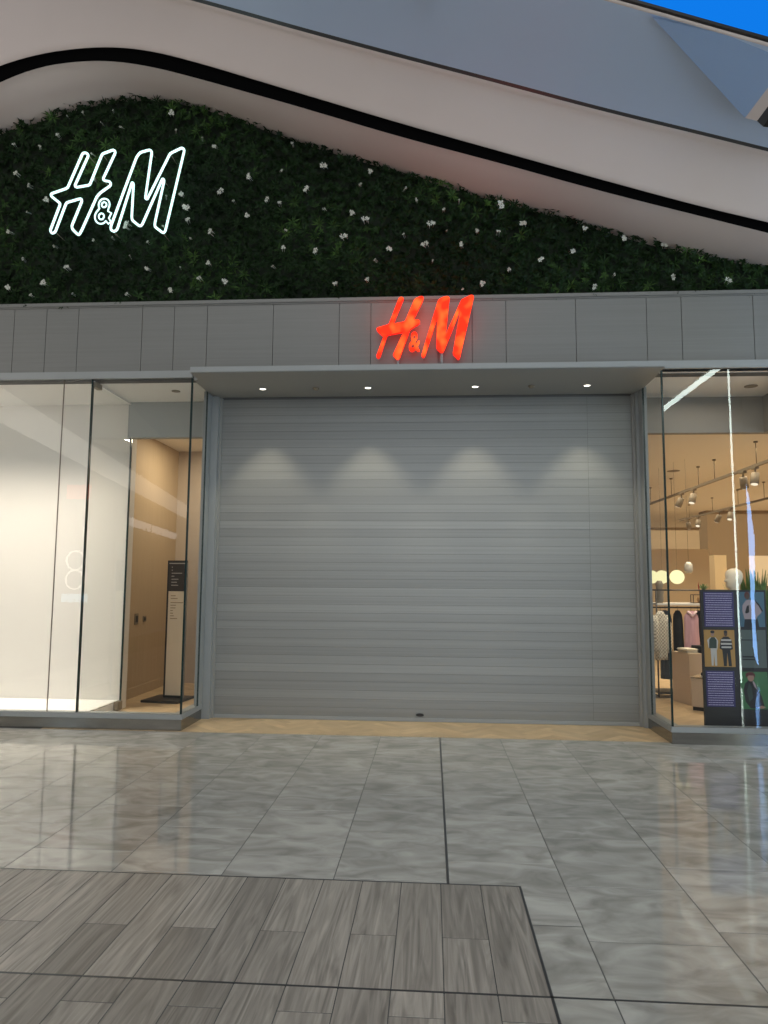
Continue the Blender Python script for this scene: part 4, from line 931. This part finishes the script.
# triangular fin
A_, B_, C_, D_ = [Vector(p) for p in FIN]; B2, C2 = [Vector(p) for p in FIN2]
bm = bmesh.new()
v = [bm.verts.new(p) for p in (A_, B_, C_)]; bm.faces.new(v)
k1 = [bm.verts.new(p) for p in (B_, B2, C2, C_)]; f = bm.faces.new(k1); f.material_index = 1
back = Vector((0.05, 0.5, 0.55)); v2 = [bm.verts.new(p) for p in (A_, A_+back*.2, B_+back*.05, B_)]; bm.faces.new(v2)
vv = [Vector(p) for p in VOID]
k2 = [bm.verts.new(p) for p in (B2, vv[0]+Vector((.1,.1,0)), vv[1], vv[2], C2)]; f = bm.faces.new(k2); f.material_index = 2
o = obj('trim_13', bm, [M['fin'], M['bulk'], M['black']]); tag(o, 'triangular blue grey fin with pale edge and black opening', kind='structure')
t = thing('ceiling_sensor', 'small round sensor cut by the top edge of the picture', 'sensor', (SENSOR[0][0], 5.9, SENSOR[0][2]+.10))
bm = bmesh.new(); lathe(bm, [(.09,.06),(.095,.03),(.085,-.01),(.05,-.035),(.02,-.04)], 0, 0, 24); obj('housing', bm, M['metal'], t)
bm = bmesh.new(); lathe(bm, [(.06,-.037),(.04,-.05),(.01,-.055)], 0, 0, 20); obj('dome', bm, M['strip'], t)

# ------------------------------------------------------------------ the mall behind and beside the viewpoint (seen in the glass and the floor)
def slab(name, p, q, z0, z1, th, material, label):
    (x0, y0), (x1, y1) = p, q; d = Vector((x1-x0, y1-y0, 0)).normalized(); n = Vector((-d.y, d.x, 0))*th
    bm = bmesh.new(); b4 = [Vector((x0,y0,0)), Vector((x1,y1,0)), Vector((x1,y1,0))+n, Vector((x0,y0,0))+n]
    lo = [bm.verts.new((a.x,a.y,z0)) for a in b4]; hi = [bm.verts.new((a.x,a.y,z1)) for a in b4]
    bm.faces.new(lo[::-1]); bm.faces.new(hi)
    for i in range(4): bm.faces.new((lo[i], lo[(i+1)%4], hi[(i+1)%4], hi[i]))
    fixn(bm); return tag(obj(name, bm, material), label, kind='structure')
slab('wall_left', (-6.70, 4.4), (-9.72, -13.1), 0, 3.99, -0.2, mat('mall_side_wall', (0.30,0.28,0.26), .7), 'shop fronts along the left side of the mall')
slab('trim_14', (-6.72, 4.4), (-9.74, -13.1), 4.0, 4.55, -0.1, emis('cove_strip', (1.0,0.93,0.82), 2.4), 'light cove running above the left shop fronts')
slab('trim_15', (-6.9, 4.4), (-9.94, -13.1), 4.55, 6.4, -0.1, M['bulk'], 'pale bulkhead above the light cove')
LED0, LED1 = LED
t = thing('light_column', 'vertical white light strip on the right side of the mall', 'light', (5.12, 3.05, 0))
bm = bmesh.new(); box(bm, LED0[0]-.066-5.12, LED0[0]+.066-5.12, -0.05, 0.04, 0.05, 6.0); o_ = obj('light_strip', bm, emis('led_white', (0.85,1.0,0.92), 16.0), t)
obj('casing', nb(LED0[0]-5.12-.075, LED0[0]-5.12+.075, 0.045, 0.12, 0, 6.2), M['metal'], t)
t = thing('ceiling_light_line', 'long white line light high along the right side of the mall', 'light', (0, 0, 0))
bm = bmesh.new(); box(bm, 5.84, 5.97, -14, 5.0, 6.0, 6.04); obj('diffuser', bm, emis('line_light', (0.85,1.0,0.93), 16.0), t)
bm = bmesh.new(); box(bm, 5.80, 6.01, -14, 5.0, 6.04, 6.12); obj('channel', bm, M['metal'], t)
t = thing('glowing_sculpture', 'tall curved blue white glowing blade on the right side of the mall', 'light', (0, 0, 0))
bm = bmesh.new(); n = len(BLADE); pts = [(p[0], p[2]) for p in BLADE]
prism(bm, pts, 1.66, 1.72); fixn(bm); obj('blade', bm, emis('blade_glow', (0.27,0.52,1.0), 17.0), t)
S0 = SIGNS
def back_sign(name, label, p, w, h, material, kind):
    t = thing(name, label, 'sign', p); bm = bmesh.new()
    if kind == 'bars':
        r_ = random.Random(w*10); x = -w/2
        while x < w/2-.02:
            l = r_.uniform(.05,.11)*w
            box(bm, x, x+l*.35, -.03, .03, -h/2, h/2)
            box(bm, x+l*.35, x+l*.8, -.03, .03, r_.choice((-h/2, h*.3, -.1*h)), r_.choice((h/2, h*.42)))
            x += l
    else:
        for z in (-h/4, h/4): tube(bm, [(w/2*math.cos(a_/16*6.283), 0, z + h/4*math.sin(a_/16*6.283)) for a_ in range(16)], .018, 6, closed=True)
    obj('light_shapes', bm, material, t); return t
back_sign('shop_sign', 'small red lit sign at the far end of the mall', S0[0], .55, .28, emis('sign_red', (1.0,.15,.1), 2.2), 'bars')
back_sign('shop_sign', 'round white lit outline at the far end of the mall', S0[1], .36, .75, emis('sign_white', (1,.97,.95), 3.5), 'rings')
back_sign('shop_sign', 'small blue lit sign at the far end of the mall', S0[2], .6, .16, emis('sign_blue', (.45,.75,1.0), 3.5), 'bars')
back_sign('shop_sign', 'long white lit sign over a shop on the mall left side', tuple((Vector(S0[3])+Vector(S0[4]))/2), (Vector(S0[3])-Vector(S0[4])).length, .22, emis('sign_white_2', (1,.97,.95), 3.0), 'bars').rotation_euler.z = math.atan2(S0[4][1]-S0[3][1], S0[4][0]-S0[3][0])
print('DONE', len(bpy.data.objects))
